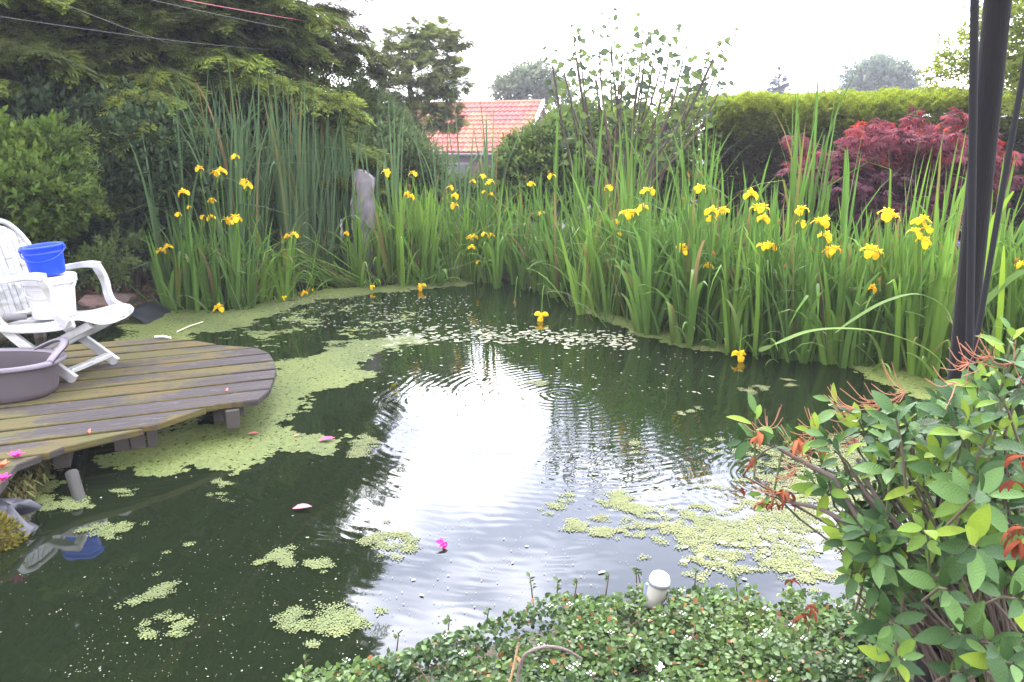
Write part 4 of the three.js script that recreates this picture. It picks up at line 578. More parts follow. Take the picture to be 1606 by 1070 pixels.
reed('reeds standing behind the thick black pole at the right edge', 1560, 585, { hV: 215, seed: 218, n: 46, back: 0.7, w: 0.5, green: G_LIGHT });
// irises
iris('iris clump at the left end with orange flowers beside the bare earth', 285, 480, { seed: 301, n: 44, h: 1.0, flowers: [[252, 393], [263, 387, 0.9], [287, 301, 1.1], [279, 336, 0.7], [296, 325, 0.6]] });
iris('iris clump with a big bright flower head in front of the left reeds', 350, 478, { seed: 302, n: 66, w: 0.34, h: 1.1, flowers: [[312, 264, 0.9], [338, 271, 0.9], [346, 268, 1.2], [330, 340, 0.8], [317, 340, 0.7], [332, 314, 0.8], [357, 346, 1.2], [369, 342, 1.2], [368, 245, 0.9], [383, 285], [389, 291], [343, 474, 1.1, 0, 1]] });
iris('iris clump with long arching light leaves in front of the reeds', 430, 464, { seed: 303, n: 60, w: 0.34, h: 0.95, green: G_LIGHT, droop: 1.1, kinked: 0.45, lean: 0.2, flowers: [[450, 370, 0.8], [461, 368, 1], [367, 371, 0.8, 1]] });
iris('fallen iris clump lying over the duckweed with flowers near the water', 565, 443, { seed: 304, n: 52, w: 0.34, h: 1.35, lean: 1.15, droop: 0.42, leanAz: 2.75, kinked: 0.05, green: G_LIGHT, flowers: [[477, 451, 0.8, 0, 1], [486, 446, 0.7, 0, 1], [445, 459, 0.6, 0, 1], [583, 442, 0.7, 0, 1], [543, 366, 0.8]] });
iris('upright light green iris clump in front of the standing stone', 577, 442, { seed: 305, n: 46, w: 0.2, hV: 325, green: G_LIGHT, lean: 0.12, flowers: [[555, 288, 0.7, 1], [565, 303, 0.6, 1]] });
iris('iris clump just right of the standing stone with four flowers', 632, 441, { seed: 306, n: 64, w: 0.32, hV: 285, green: G_LIGHT, flowers: [[606, 270, 1.1], [648, 272, 1.2], [639, 304], [645, 308, 0.9], [642, 290, 0.9, 1]] });
iris('low iris tuft with a flower touching the far water', 668, 446, { seed: 307, n: 24, w: 0.22, h: 0.55, lean: 0.5, droop: 0.9, flowers: [[661, 441, 1.25, 0, 1]] });
iris('iris clump below the tiled roof with a column of flowers', 705, 434, { seed: 308, n: 62, w: 0.34, hV: 288, green: G_LIGHT, flowers: [[707, 294, 1], [713, 307, 1.1], [712, 322, 1.1], [694, 311, 0.8, 1], [700, 300, 0.7, 1]] });
iris('iris clump with pale flowers below the right half of the tiled roof', 757, 434, { seed: 309, n: 62, w: 0.36, hV: 285, back: 0.15, flowers: [[742, 284, 0.8], [757, 276], [768, 285, 1.1], [759, 301, 0.7], [770, 304, 0.7]] });
iris('short iris clump with a row of drooping flowers at mid height', 775, 437, { seed: 310, n: 56, w: 0.3, hV: 330, green: G_LIGHT, flowers: [[737, 372, 1], [744, 371, 1], [760, 367, 1], [770, 369, 1], [740, 387, 0.9], [750, 411, 0.8], [774, 407, 0.7, 1]] });
iris('iris clump with arching leaves before the rounded bush', 835, 448, { seed: 311, n: 74, w: 0.4, hV: 295, droop: 0.8, kinked: 0.4, flowers: [[833, 288], [824, 277, 0.8, 1], [814, 307, 0.8, 1], [850, 334], [864, 276, 1.1], [860, 269, 0.8, 1], [807, 466, 1, 1, 1]] });
iris('drooping iris leaves with one flower mirrored in the water', 885, 462, { seed: 312, n: 60, w: 0.36, h: 0.85, droop: 1.0, kinked: 0.5, lean: 0.25, flowers: [[849, 487, 1.25, 0, 1]] });
iris('iris clump with light yellow tipped leaves before the left lilac stems', 935, 482, { seed: 313, n: 70, w: 0.34, hV: 300, green: G_LIGHT, flowers: [[955, 294], [966, 347, 0.9], [971, 367, 0.7]] });
iris('dense iris clump with four large flowers before the lilac shrub', 1000, 502, { seed: 314, n: 84, w: 0.4, hV: 318, flowers: [[1012, 299, 1], [1020, 299, 1], [1009, 325, 1], [980, 335, 1.1], [991, 334, 1.1]] });
iris('iris clump with flowers at two heights below the hedge corner', 1075, 522, { seed: 315, n: 84, w: 0.38, hV: 300, flowers: [[1080, 274, 0.7, 1], [1100, 271, 0.7, 1], [1098, 295, 1.1], [1072, 311, 0.7, 1], [1069, 387, 1], [1074, 393, 0.8], [1080, 376, 0.8, 1]] });
iris('iris clump with an open flower pair before the dark hedge side', 1128, 534, { seed: 316, n: 76, w: 0.34, hV: 322, flowers: [[1117, 330, 1.1], [1115, 342, 0.9], [1134, 330, 1.1], [1111, 416, 0.9], [1119, 395, 0.9, 1]] });
iris('iris clump with a single low flower on the water by the green scum', 1172, 543, { seed: 317, n: 66, w: 0.28, hV: 340, green: G_LIGHT, flowers: [[1160, 548, 1.05, 0, 1], [1178, 304, 1.1]] });
iris('iris clump with a broad bright flower before the hedge left of the maple', 1210, 547, { seed: 318, n: 70, w: 0.34, hV: 325, flowers: [[1188, 326, 1.1], [1196, 326, 1.1], [1198, 342, 0.9], [1206, 384, 0.9], [1214, 386, 0.9], [1195, 385, 0.7], [1222, 345, 0.6, 1]] });
iris('iris clump with faded orange flowers below the left edge of the maple', 1255, 551, { seed: 319, n: 74, w: 0.34, hV: 335, flowers: [[1257, 329], [1258, 350, 0.9], [1272, 389, 0.9, 1], [1231, 416, 0.6, 1], [1232, 415, 0.6, 1]] });
iris('iris clump with stacked flowers below the left half of the maple', 1302, 555, { seed: 320, n: 76, w: 0.34, hV: 340, flowers: [[1284, 347, 1], [1292, 346, 1.1], [1295, 369, 1.1], [1301, 393, 1], [1309, 391, 1], [1323, 393, 0.8, 1]] });
iris('iris clump with one large hanging flower before the middle of the maple', 1360, 559, { seed: 321, n: 76, w: 0.34, hV: 345, flowers: [[1366, 392, 1.2], [1375, 396, 1.2], [1368, 451, 0.9], [1380, 437, 0.7, 1], [1382, 418, 0.7, 1]] });
iris('iris clump with a lemon yellow flower just under the maple', 1402, 562, { seed: 322, n: 70, w: 0.3, hV: 345, green: G_LIGHT, back: 0.15, flowers: [[1392, 334, 1.2], [1400, 339, 1.1]] });
iris('iris clump with four pale flowers left of the thick black pole', 1450, 572, { seed: 323, n: 84, w: 0.36, hV: 335, green: G_LIGHT, flowers: [[1442, 346, 1], [1448, 344, 1], [1454, 359, 1], [1436, 364, 1], [1450, 378, 1.1]] });
iris('bright iris clump with two small flowers at the right picture edge', 1560, 590, { seed: 324, n: 84, w: 0.5, hV: 330, green: G_LIGHT, flowers: [[1595, 406, 0.8, 1], [1601, 415, 0.8]] });
iris('light iris clump without flowers directly behind the thick black pole', 1505, 582, { seed: 325, n: 66, w: 0.34, hV: 345, green: G_LIGHT });
// flowerless leaves that fill the bed behind
const bed = [[300, 470, 0.7, 230], [370, 462, 0.8, 220], [450, 450, 0.9, 240], [600, 440, 0.7, 275], [665, 434, 0.8, 262], [735, 430, 0.8, 262], [800, 438, 0.7, 275], [860, 452, 0.7, 262], [920, 474, 0.6, 268], [985, 494, 0.7, 262], [1050, 512, 0.7, 262], [1105, 526, 0.7, 275], [1160, 540, 0.7, 285], [1235, 549, 0.7, 290], [1290, 553, 0.6, 300], [1340, 556, 0.6, 312], [1420, 562, 0.6, 325], [1480, 572, 0.6, 318], [1040, 512, 0.15, 340], [1100, 527, 0.1, 350], [1235, 550, 0.05, 360], [1330, 557, 0.05, 360], [1430, 567, 0.05, 370], [1500, 580, 0.3, 330], [1600, 592, 0.3, 330], [640, 440, 0.3, 330], [690, 433, 0.3, 310], [800, 440, 0.2, 330], [860, 455, 0.2, 320], [1660, 604, 0.4, 320], [1730, 625, 0.35, 320], [1810, 650, 0.3, 330], [1900, 690, 0.3, 340]];
bed.forEach(([px, py, back, hV], k) => plant('iris_leaves', 'flowerless iris leaves filling the bed between the flowering clumps', 'iris', 'flowerless iris leaves between the flowering clumps', px, py, { seed: 400 + k, n: 50, w: 0.42, hV, back, green: k % 3 ? G_IRIS : G_LIGHT, single: 6 }));
{ // two broad bent blades at the right shore, close to the pole
  const base = at(1492, 602, 0.02), t = thing('bent_reed', 'reed with two long broad blades bent over the water left of the black pole', 'reed', base);
  const ribbon = (pts, w, c0, c1) => { const c = new THREE.CatmullRomCurve3(pts.map((p) => p.clone().sub(base))), mb = new MB(); let prev; for (let k = 0; k <= 28; k++) { const s = k / 28, p = c.getPoint(s), tg = c.getTangent(s), side = V(0, 1, 0.5).cross(tg).normalize().add(V(0, 0.5, 0)).normalize(), ww = w / 2 * Math.pow(Math.sin(Math.PI * clamp(0.12 + 0.86 * s)), 0.6), cc = mixc(c0, c1, s), row = [-1, 0, 1].map((q) => mb.v(p.x + side.x * ww * q, p.y + side.y * ww * q - (q ? 0 : ww * 0.2), p.z + side.z * ww * q, cc)); if (prev) { mb.quad(prev[0], row[0], row[1], prev[1]); mb.quad(prev[1], row[1], row[2], prev[2]); } prev = row; } part('leaf', mb.geo(), MI, t); };
  const d = 4.7; ribbon([atD(1490, 590, d), atD(1470, 560, d), atD(1425, 533, d - 0.05), atD(1350, 516, d - 0.1), atD(1270, 519, d - 0.15), atD(1215, 540, d - 0.2), at(1190, 552, 0.01)], 0.06, [0.16, 0.26, 0.03], [0.11, 0.17, 0.05]);
  ribbon([atD(1500, 520, d), atD(1480, 480, d), atD(1440, 461, d), atD(1390, 472, d), atD(1340, 500, d), atD(1310, 522, d)], 0.045, [0.12, 0.19, 0.06], [0.12, 0.19, 0.05]);
  ribbon([atD(1590, 300, d), atD(1560, 345, d), atD(1545, 420, d), atD(1530, 500, d), atD(1515, 590, d)].reverse(), 0.05, [0.14, 0.24, 0.02], [0.2, 0.32, 0.03]); ribbon([atD(1575, 385, d), atD(1572, 440, d), atD(1567, 520, d), atD(1560, 600, d)].reverse(), 0.05, [0.16, 0.27, 0.02], [0.22, 0.33, 0.03]); ribbon([atD(1520, 590, d), atD(1500, 540, d), atD(1600, 428, d), atD(1640, 430, d)], 0.04, [0.1, 0.17, 0.04], [0.1, 0.17, 0.04]);
}
{ // a few blue flowers behind the pole
  const R = rng(61), base = at(1548, 560, 0.05), t = thing('blue_flowers', 'small plant with violet blue flowers behind the black pole', 'flower', base.setZ(base.z - 0.6)), mb = new MB();
  for (const [u, v] of [[1550, 377], [1545, 374], [1568, 372], [1505, 386], [1436, 402], [1500, 380]]) { const p = atD(u, v, -base.z).sub(base); mb.tube([V(p.x * 0.7, 0, 0), p], 0.004, 0.003, G_IRIS[0], 4); const f = part('flower', FLOWERS[0], gmBlue(), t); f.position.copy(p); f.scale.setScalar(0.06); f.rotation.y = R() * 6; }
  part('stems', mb.geo(), MI, t);
}
function gmBlue() { return gmBlue.m ??= std([0.16, 0.12, 0.6], 0.7, { side: 2 }); }
// ---------------------------------------------------------------- left bank: stones, liner, pegs, litter
{
  const R = rng(71);
  for (const [u, v, s, sx, sy, look] of [[152, 474, 0.12, 1.3, 0.8, 'leftmost reddish grey stone on the bank behind the chair seat'], [180, 470, 0.12, 1.5, 0.75, 'flat grey stone, middle of three on the bank beside the chair'], [200, 466, 0.085, 1.2, 0.8, 'small light stone, nearest the reeds, on the bank']]) {
    const g = new THREE.IcosahedronGeometry(s, 4), p = g.attributes.position; for (let k = 0; k < p.count; k++) { const x = p.getX(k), y = p.getY(k), z = p.getZ(k), n = 0.8 + 0.45 * fbm(x * 14 + u, y * 14 + z * 11, 3); p.setXYZ(k, x * n * sx, y * n * sy, z * n); } g.computeVertexNormals();
    const o = thing('bank_stone', look, 'stone', at(u, v + 4, 0.06)); part('rock', g, std([0.15 + 0.04 * R(), 0.115, 0.1], 0.95, { bumpMap: tex(128, 128, (a, b) => { const h = fbm(a * 12, b * 12, 4); return [h, h, h]; }), bumpScale: 0.02 }), o);
  }
  const strip = (name, label, pts, w, c) => { const b = pts[0].clone(), o = thing(name, label, 'liner', b), mb = new MB(), cv = new THREE.CatmullRomCurve3(pts); let prev; for (let k = 0; k <= 30; k++) { const p = cv.getPoint(k / 30).sub(b), tg = cv.getTangent(k / 30), s = V(-tg.z, 0, tg.x), row = []; for (let j = 0; j <= 6; j++) { const q = j / 6 - 0.5, y = 0.05 * Math.cos(q * 3) - 0.05 + (fbm(k * 0.4, j * 0.7 + w * 9, 2) - 0.5) * 0.045 - Math.max(0, q) * 0.12; row.push(mb.v(p.x + s.x * q * w, p.y + y, p.z + s.z * q * w, [1, 1, 1])); } if (prev) for (let j = 0; j < 6; j++) mb.quad(prev[j], row[j], row[j + 1], prev[j + 1]); prev = row; } part('sheet', mb.geo(), std(c, 0.42, { side: 2 }), o); };
  strip('pond_liner', 'black pond liner edge between the bank stones and the left reeds', [at(205, 494, 0.09), at(222, 484, 0.1), at(240, 474, 0.1), at(258, 466, 0.09), at(275, 462, 0.08)], 0.3, [0.012, 0.013, 0.018]);
  strip('pond_liner', 'folded dark liner corner at the left edge below the deck', [at(-12, 800, 0.12), at(6, 785, 0.13), at(18, 800, 0.1), at(30, 815, 0.02)], 0.26, [0.035, 0.035, 0.045]);
  for (const [u, v, hv, look] of [[263, 478, 438, 'short brown broken reed stump, left one of two at the left reeds'], [271, 480, 440, 'short brown broken reed stump, right one of two at the left reeds']]) { const b = at(u, v), e = atD(u + 2, hv, -b.z).sub(b), mb = new MB(), pts = []; for (let k = 0; k <= 6; k++) pts.push(e.clone().multiplyScalar(k / 6).add(V((R() - 0.5) * 0.008, 0, 0))); mb.tube(pts, 0.022, 0.018, [0.17, 0.11, 0.06], 8, true); part('stalk', mb.geo(), std([1, 1, 1], 0.95, { vertexColors: true }), thing('reed_stump', look, 'stump', b)); }
  { // mossy mound at the left edge
    const b = at(-16, 850, 0.0), o = thing('moss_mound', 'yellow green mossy mound at the left edge beside the water', 'moss', b), g = new THREE.IcosahedronGeometry(0.115, 5), p = g.attributes.position; for (let k = 0; k < p.count; k++) { const x = p.getX(k), y = p.getY(k), z = p.getZ(k), n = 0.75 + 0.5 * fbm(x * 10 + 4, y * 10 + z * 9, 4); p.setXYZ(k, x * n * 1.05, y * n * 0.85, z * n * 1.15); } g.computeVertexNormals();
    part('mound', g, std([0.075, 0.05, 0.018], 1), o); const rows = []; for (let k = 0; k < 5200; k++) { const i = Math.floor(R() * p.count), d = V(p.getX(i), p.getY(i), p.getZ(i)), nrm = d.clone().normalize(), q = dirOf(R); rows.push({ p: d.addScaledVector(q, 0.012), y: nrm.clone().addScaledVector(q, 0.7), z: q, s: 0.012 + 0.008 * R(), c: jit(R, mixc([0.16, 0.11, 0.015], [0.14, 0.17, 0.03], R()), 0.3) }); } scatter('moss', OVAL, MS, rows, o);
    const e = [], fr = rng(9); for (let k = 0; k < 1800; k++) { const u = lerp(4, 84, fr()), v = lerp(700, 790, fr()); if (v < 800 - u * 1.15 + 22 && v > 770 - u * 1.0 - 60) { const q = dirOf(fr), p2 = at(u, v, 0.12 * fr()); e.push({ p: p2.sub(b), y: V(q.x, -0.7 + q.y * 0.5, q.z), z: q, s: 0.03 + 0.03 * fr(), c: jit(fr, mixc([0.06, 0.045, 0.02], [0.07, 0.08, 0.025], fr()), 0.35) }); } } scatter('hanging_moss', ovalLeaf(0.18), MS, e, o);
  }
  const lit = []; for (let k = 0; k < 3600; k++) { const x = lerp(-5.2, -2.9, R()), z = lerp(-9.6, -6.0, R()), q = dirOf(R); if (!inside(POND, x, z)) lit.push({ p: V(x, groundY(x, z) + 0.01 + 0.02 * R(), z), y: V(q.x, q.y * 0.25, q.z), z: V(q.y * 0.4, 1, q.x * 0.4), s: 0.03 + 0.03 * R(), c: jit(R, mixc([0.16, 0.075, 0.05], [0.2, 0.12, 0.075], R()), 0.35) }); }
  scatter('leaf_litter', OVAL, MS, lit);
  const gb = new MB(); for (let k = 0; k < 5; k++) gb.blade(V((k - 2) * 0.02, 0, 0.012 * (k % 2)), 0.1 + 0.03 * (k % 3), 0.008, k * 1.3, 0.25, 0.7, W1, W1, { seg: 3 });
  const gg = gb.geo(), gr = []; for (let k = 0; k < 26000; k++) { const x = lerp(1.2, 7.5, R()), z = lerp(-10, 0.5, R()); if (edgeDist(POND, x, z) > -0.03 || (x < 2 && z < -3)) continue; const a = R() * 6.28; gr.push({ p: V(x, groundY(x, z) - 0.005, z), y: V(0, 1, 0), z: V(Math.cos(a), 0, Math.sin(a)), s: 0.6 + 0.6 * R(), c: jit(R, mixc([0.045, 0.08, 0.018], [0.085, 0.14, 0.03], R()), 0.25) }); }
  scatter('grass', gg, MI, gr);
}
// ---------------------------------------------------------------- duckweed, specks and petals on the water
{
  const R = rng(81), clump = [new MB(), new MB()];
  clump.forEach((mb, q) => { for (let k = 0; k < 7; k++) { const a = k * 2.4 + q, r = 0.0125 * Math.sqrt(k / 7), s = 0.0042 * (0.8 + 0.5 * R()), cx = Math.cos(a) * r, cz = Math.sin(a) * r, c = 0.85 + 0.3 * R(), y = 0.001 * R(), ring = []; for (let j = 0; j < 6; j++) ring.push(mb.v(cx + Math.cos(j * 1.047) * s * 1.25, y, cz + Math.sin(j * 1.047) * s, [c, c, c])); for (let j = 1; j < 5; j++) mb.tri(ring[0], ring[j + 1], ring[j]); } });
  const lace = new MB(); for (let k = 0; k < 8; k++) { const a = k * 2.4, r = 0.0165 * Math.sqrt((k + 0.3) / 8), s = 0.003 * (0.7 + 0.7 * R()), c = 0.8 + 0.4 * R(), ring = []; for (let j = 0; j < 6; j++) ring.push(lace.v(Math.cos(a) * r + Math.cos(j * 1.047) * s * 1.3, 0.0004 * k, Math.sin(a) * r + Math.sin(j * 1.047) * s, [c, c, c])); for (let j = 1; j < 5; j++) lace.tri(ring[0], ring[j + 1], ring[j]); }
  const geos = [...clump.map((m) => m.geo()), lace.geo()], mats = [[], [], []], DW = [[0.05, 0.073, 0.014], [0.118, 0.148, 0.03]];
  const toW = (poly) => poly.map(([u, v]) => { const p = at(u, v); return [p.x, p.z]; });
  const cover = (px, dens, { stepM = 0.0145, size = 1, c = DW, noise = 3.2, soft = 0.12, top = 1 } = {}) => {
    const P = toW(px), xs = P.map((p) => p[0]), zs = P.map((p) => p[1]), x0 = Math.min(...xs) - soft, x1 = Math.max(...xs) + soft, z0 = Math.min(...zs) - soft, z1 = Math.max(...zs) + soft;
    for (let x = x0; x < x1; x += stepM) for (let z = z0; z < z1; z += stepM) {
      const xx = x + (R() - 0.5) * stepM * 1.5, zz = z + (R() - 0.5) * stepM * 1.5, e = edgeDist(P, xx, zz); if (e < -soft) continue;
      const n = fbm(xx * noise + 7, zz * noise * 1.3, 4) * 0.6 + fbm(xx * 16, zz * 16 + 4, 2) * 0.25 + vnoise(xx * 55, zz * 55) * 0.15, d = dens * step(-soft, soft * 0.9, e + (fbm(xx * 7, zz * 7, 2) - 0.5) * soft * 1.6 + (fbm(xx * 19 + 2, zz * 26, 3) - 0.5) * soft * (size < 1 ? 3 : 1.2));
      if (R() < top * clamp((n - 0.78 + d * 0.6) / 0.13)) { if (edgeDist(POND, xx, zz) < -0.06) continue; const t = fbm(xx * 2.1 + 3, zz * 2.1, 3), a = R() * 6.28; mats[size < 1 ? 2 : R() < 0.5 ? 0 : 1].push({ p: V(xx, 0.0018 + 0.0016 * R(), zz), y: V(0, 1, 0), z: V(-Math.sin(a), 0.0, Math.cos(a)), s: (size < 1 ? 0.9 : 1) * (0.85 + 0.5 * R()), c: jit(R, mixc(c[0], c[1], clamp(t * 1.1 - 0.1 + 0.25 * R())), 0.15) }); }
    }
  };
  cover([[432, 566], [490, 563], [522, 547], [564, 537], [600, 532], [640, 528], [690, 535], [630, 543], [605, 552], [580, 563], [548, 579], [570, 591], [535, 607], [490, 614], [481, 639], [452, 658], [411, 674], [437, 671], [471, 680], [545, 687], [529, 700], [497, 711], [440, 706], [405, 722], [386, 734], [341, 736], [300, 728], [260, 745], [233, 748], [200, 740], [141, 742], [145, 724], [190, 712], [225, 704], [273, 690], [330, 666], [350, 640], [415, 626], [432, 600]], 1.12);
  cover([[190, 535], [196, 497], [250, 488], [300, 486], [345, 490], [420, 473], [480, 472], [450, 488], [400, 502], [385, 516], [345, 520], [310, 520], [300, 532]], 1.1);
  cover([[420, 472], [470, 460], [520, 453], [600, 450], [700, 432], [740, 432], [748, 446], [680, 452], [580, 462], [500, 470]], 1.15);
  cover([[345, 545], [380, 512], [430, 488], [560, 462], [640, 470], [690, 510], [640, 532], [500, 560], [440, 567], [410, 545]], 0.34, { noise: 5 });
  cover([[905, 487], [960, 487], [1000, 500], [1060, 520], [1160, 545], [1155, 553], [1090, 549], [1040, 537], [1000, 525], [935, 496]], 1.2, { c: [[0.09, 0.12, 0.022], [0.15, 0.19, 0.04]], soft: 0.06 });
  cover([[1190, 550], [1300, 552], [1420, 562], [1500, 585], [1500, 640], [1430, 622], [1380, 600], [1352, 578], [1300, 565], [1220, 556]], 1.1, { c: [[0.09, 0.12, 0.022], [0.15, 0.19, 0.04]] });
  cover([[200, 700], [100, 720], [60, 800], [130, 790], [180, 740], [300, 690], [340, 640], [250, 660]], 0.55, { c: [[0.06, 0.085, 0.02], [0.12, 0.15, 0.04]] });
  const PALE = [[0.07, 0.085, 0.024], [0.14, 0.155, 0.05]];
  cover([[970, 835], [1050, 800], [1150, 785], [1180, 768], [1280, 795], [1320, 870], [1290, 915], [1200, 908], [1140, 890], [1080, 862]], 0.9, { c: PALE, noise: 3, top: 0.55, stepM: 0.0095, size: 0.6, soft: 0.2 });
  cover([[1165, 705], [1250, 690], [1400, 690], [1420, 800], [1300, 805], [1190, 775]], 0.8, { c: PALE, noise: 3, top: 0.45, stepM: 0.0095, size: 0.6, soft: 0.2 });
  for (const [u, v, rx, ry, d = 1] of [[285, 860, 17, 6], [433, 876, 28, 10], [237, 928, 30, 11], [260, 987, 28, 9], [525, 980, 66, 22, 1.15], [180, 832, 46, 11], [105, 790, 34, 8], [195, 772, 11, 5], [60, 775, 18, 8], [345, 757, 11, 4], [350, 782, 9, 4], [622, 852, 30, 26, 0.75], [870, 790, 22, 7], [985, 776, 22, 9], [970, 798, 26, 10], [900, 825, 16, 6], [938, 834, 14, 5], [1005, 697, 24, 7, 0.8], [845, 600, 14, 4, 0.6], [945, 812, 12, 5], [570, 700, 22, 16, 0.8], [1090, 645, 16, 4, 0.8], [1180, 610, 20, 6, 0.9], [1240, 600, 14, 6, 0.9], [500, 885, 8, 3, 1]]) { const poly = []; for (let k = 0; k < 14; k++) { const a = k / 14 * 6.283, r = 0.8 + 0.4 * hash(k, u); poly.push([u + Math.cos(a) * rx * r, v + Math.sin(a) * ry * r]); } cover(poly, d * 0.84, { stepM: 0.0095, size: 0.62, top: 0.7, soft: 0.075, c: u > 560 ? PALE : [[0.065, 0.088, 0.024], [0.125, 0.15, 0.042]], noise: 7 }); }
  const flat = std([1, 1, 1], 0.75, { vertexColors: true, side: 2 });
  mats.forEach((r, k) => scatter('duckweed', geos[k], flat, r));
  // pale specks and flecks that drift on the surface
  const disc = (n, s) => { const mb = new MB(), ring = []; for (let j = 0; j < n; j++) { const a = j / n * 6.283, r = 1 * (0.8 + 0.4 * hash(j, s)); ring.push(mb.v(Math.cos(a) * r, 0, Math.sin(a) * r, [1, 1, 1])); } for (let j = 1; j + 1 < n; j++) mb.tri(ring[0], ring[j + 1], ring[j]); return mb.geo(); };
  const fleck = [];
  const speck = (p, s, c, el = 1.6) => { const a = R() * 6.28; fleck.push({ p: V(p.x, 0.0045, p.z), y: V(Math.cos(a), 0, Math.sin(a)), z: V(-Math.sin(a), 0, Math.cos(a)), s: [s, s * (1 + R() * (el - 1)), s], c }); };
  // scatter() turns y to the length and z to the face, so lay the disc in its X-Y plane
  const dg = disc(9, 3); dg.rotateX(Math.PI / 2);
  fleck.lay = true;
  for (let k = 0; k < 1900; k++) { const p = at(R() * 1500, 560 + 510 * Math.sqrt(R())); if (edgeDist(POND, p.x, p.z) > 0.02 && fbm(p.x * 1.3, p.z * 1.3, 3) > 0.36) speck(p, 0.0011 + 0.0016 * R() * R() * R() * 2, jit(R, [0.2, 0.21, 0.16], 0.35)); }
  for (let k = 0; k < 14; k++) { const p = at(60 + R() * 1100, 700 + 360 * R()); if (edgeDist(POND, p.x, p.z) > 0.05) speck(p, 0.004 + 0.006 * R() * R(), jit(R, [0.26, 0.27, 0.21], 0.2), 2); }
  for (let k = 0; k < 520; k++) { const u = 600 + 400 * R(), v = 531 + (R() + R() - 1) * 17 - 6 * Math.sin((u - 600) / 90), p = at(u, v); speck(p, 0.008 + 0.018 * R() * R(), jit(R, mixc([0.13, 0.14, 0.08], [0.22, 0.225, 0.15], R()), 0.2), 2); }
  for (let k = 0; k < 300; k++) { const u = 560 + 560 * R(), v = 490 + 130 * R(), p = at(u, v); if (edgeDist(POND, p.x, p.z) > 0.1) speck(p, 0.004 + 0.007 * R() * R(), jit(R, [0.24, 0.25, 0.18], 0.2), 1.8); }
  for (let k = 0; k < 24; k++) { const u = 1050 + 250 * R(), v = 850 + 60 * R(), p = at(u, v); speck(p, 0.006 + 0.009 * R(), jit(R, [0.24, 0.25, 0.19], 0.15), 1.6); }
  for (let k = 0; k < 420; k++) { const u = 430 + 310 * R(), v = 462 + 52 * R(), p = at(u, v); if (edgeDist(POND, p.x, p.z) > 0.1) speck(p, 0.005 + 0.008 * R() * R(), jit(R, [0.24, 0.25, 0.2], 0.2), 1.6); }
  const rowsF = fleck.map((f) => ({ ...f, z: V(0, 1, 0) }));
  scatter('floating_flecks', dg, flat, rowsF);
  // the larger single petals, leaves and straws
  const PET = ovalLeaf(0.5, 0.25, -0.1, 4), petal = (name, label, cat, u, v, s, c, rz, n = 1) => { const b = at(u, v, 0.008), o = thing(name, label, cat, b), m = std(c, 0.7, { side: 2 }); for (let k = 0; k < n; k++) { const g = part('petal', PET, m, o); g.scale.set(s * 1.1, s, s); g.rotation.set(-Math.PI / 2 + 0.35 * k, 0, rz + k * 1.3, 'YXZ'); g.position.set(0.01 * k, 0.004 * k + 0.002, -0.008 * k); } };
  petal('pink_petal', 'long pale pink petal floating alone on the dark water', 'petal', 458, 799, 0.085, [0.5, 0.14, 0.18], -1.5, 1);
  petal('pink_petal', 'bright pink petal on the end of the duckweed tongue', 'petal', 500, 692, 0.085, [0.5, 0.06, 0.17], -1.3, 1);
  petal('magenta_blossom', 'small magenta blossom floating on the white sky reflection', 'blossom', 688, 859, 0.035, [0.6, 0.01, 0.18], -1.2, 4);
  petal('red_leaf', 'small reddish brown leaf lying on the duckweed by the deck', 'leaf', 388, 682, 0.06, [0.35, 0.1, 0.08], -1.4, 1);
  petal('red_leaf', 'small orange red leaf on the duckweed left of the pink petal', 'leaf', 460, 685, 0.035, [0.5, 0.16, 0.1], -1.1, 1);
  const onDeck = (name, label, u, v, s, c, n, y = DECK + 0.006) => { const b = at(u, v, y), o = thing(name, label, 'blossom', b), m = std(c, 0.7, { side: 2 }); for (let k = 0; k < n; k++) { const g = part('petal', PET, m, o); g.scale.setScalar(s); g.rotation.set(-1.2 + 0.4 * hash(k, u), k * 6.283 / n, 0, 'YXZ'); } };
  onDeck('magenta_blossom', 'magenta blossom on the front deck edge near the left side', 25, 718, 0.04, [0.72, 0.03, 0.3], 6); onDeck('magenta_blossom', 'magenta blossom at the extreme left edge of the deck', 4, 755, 0.042, [0.7, 0.02, 0.28], 6); onDeck('red_leaf', 'wilted red petal on the front deck plank', 139, 681, 0.03, [0.5, 0.12, 0.08], 2); onDeck('red_leaf', 'wilted orange red petal near the end of the deck', 355, 615, 0.03, [0.4, 0.14, 0.1], 2); onDeck('wilted_blossom', 'wilted orange brown blossom on the left deck edge', 3, 735, 0.045, [0.5, 0.14, 0.06], 5);
  const straw = (label, a, b, r, c) => { const mb = new MB(); mb.tube([V(0, 0, 0), b.clone().sub(a).multiplyScalar(0.5).add(V(0, 0.008, 0)), b.clone().sub(a)], r, r * 0.7, [1, 1, 1], 6, true); part('stalk', mb.geo(), std(c, 0.85), thing('dry_straw', label, 'straw', a)); };
  straw('pale dry straw lying on the duckweed behind the deck', at(277, 521, 0.012), at(318, 505, 0.012), 0.008, [0.42, 0.4, 0.26]); straw('short pale stick at the back edge of the deck', at(243, 529, DECK + 0.01), at(268, 530, DECK + 0.01), 0.012, [0.5, 0.45, 0.33]);
}
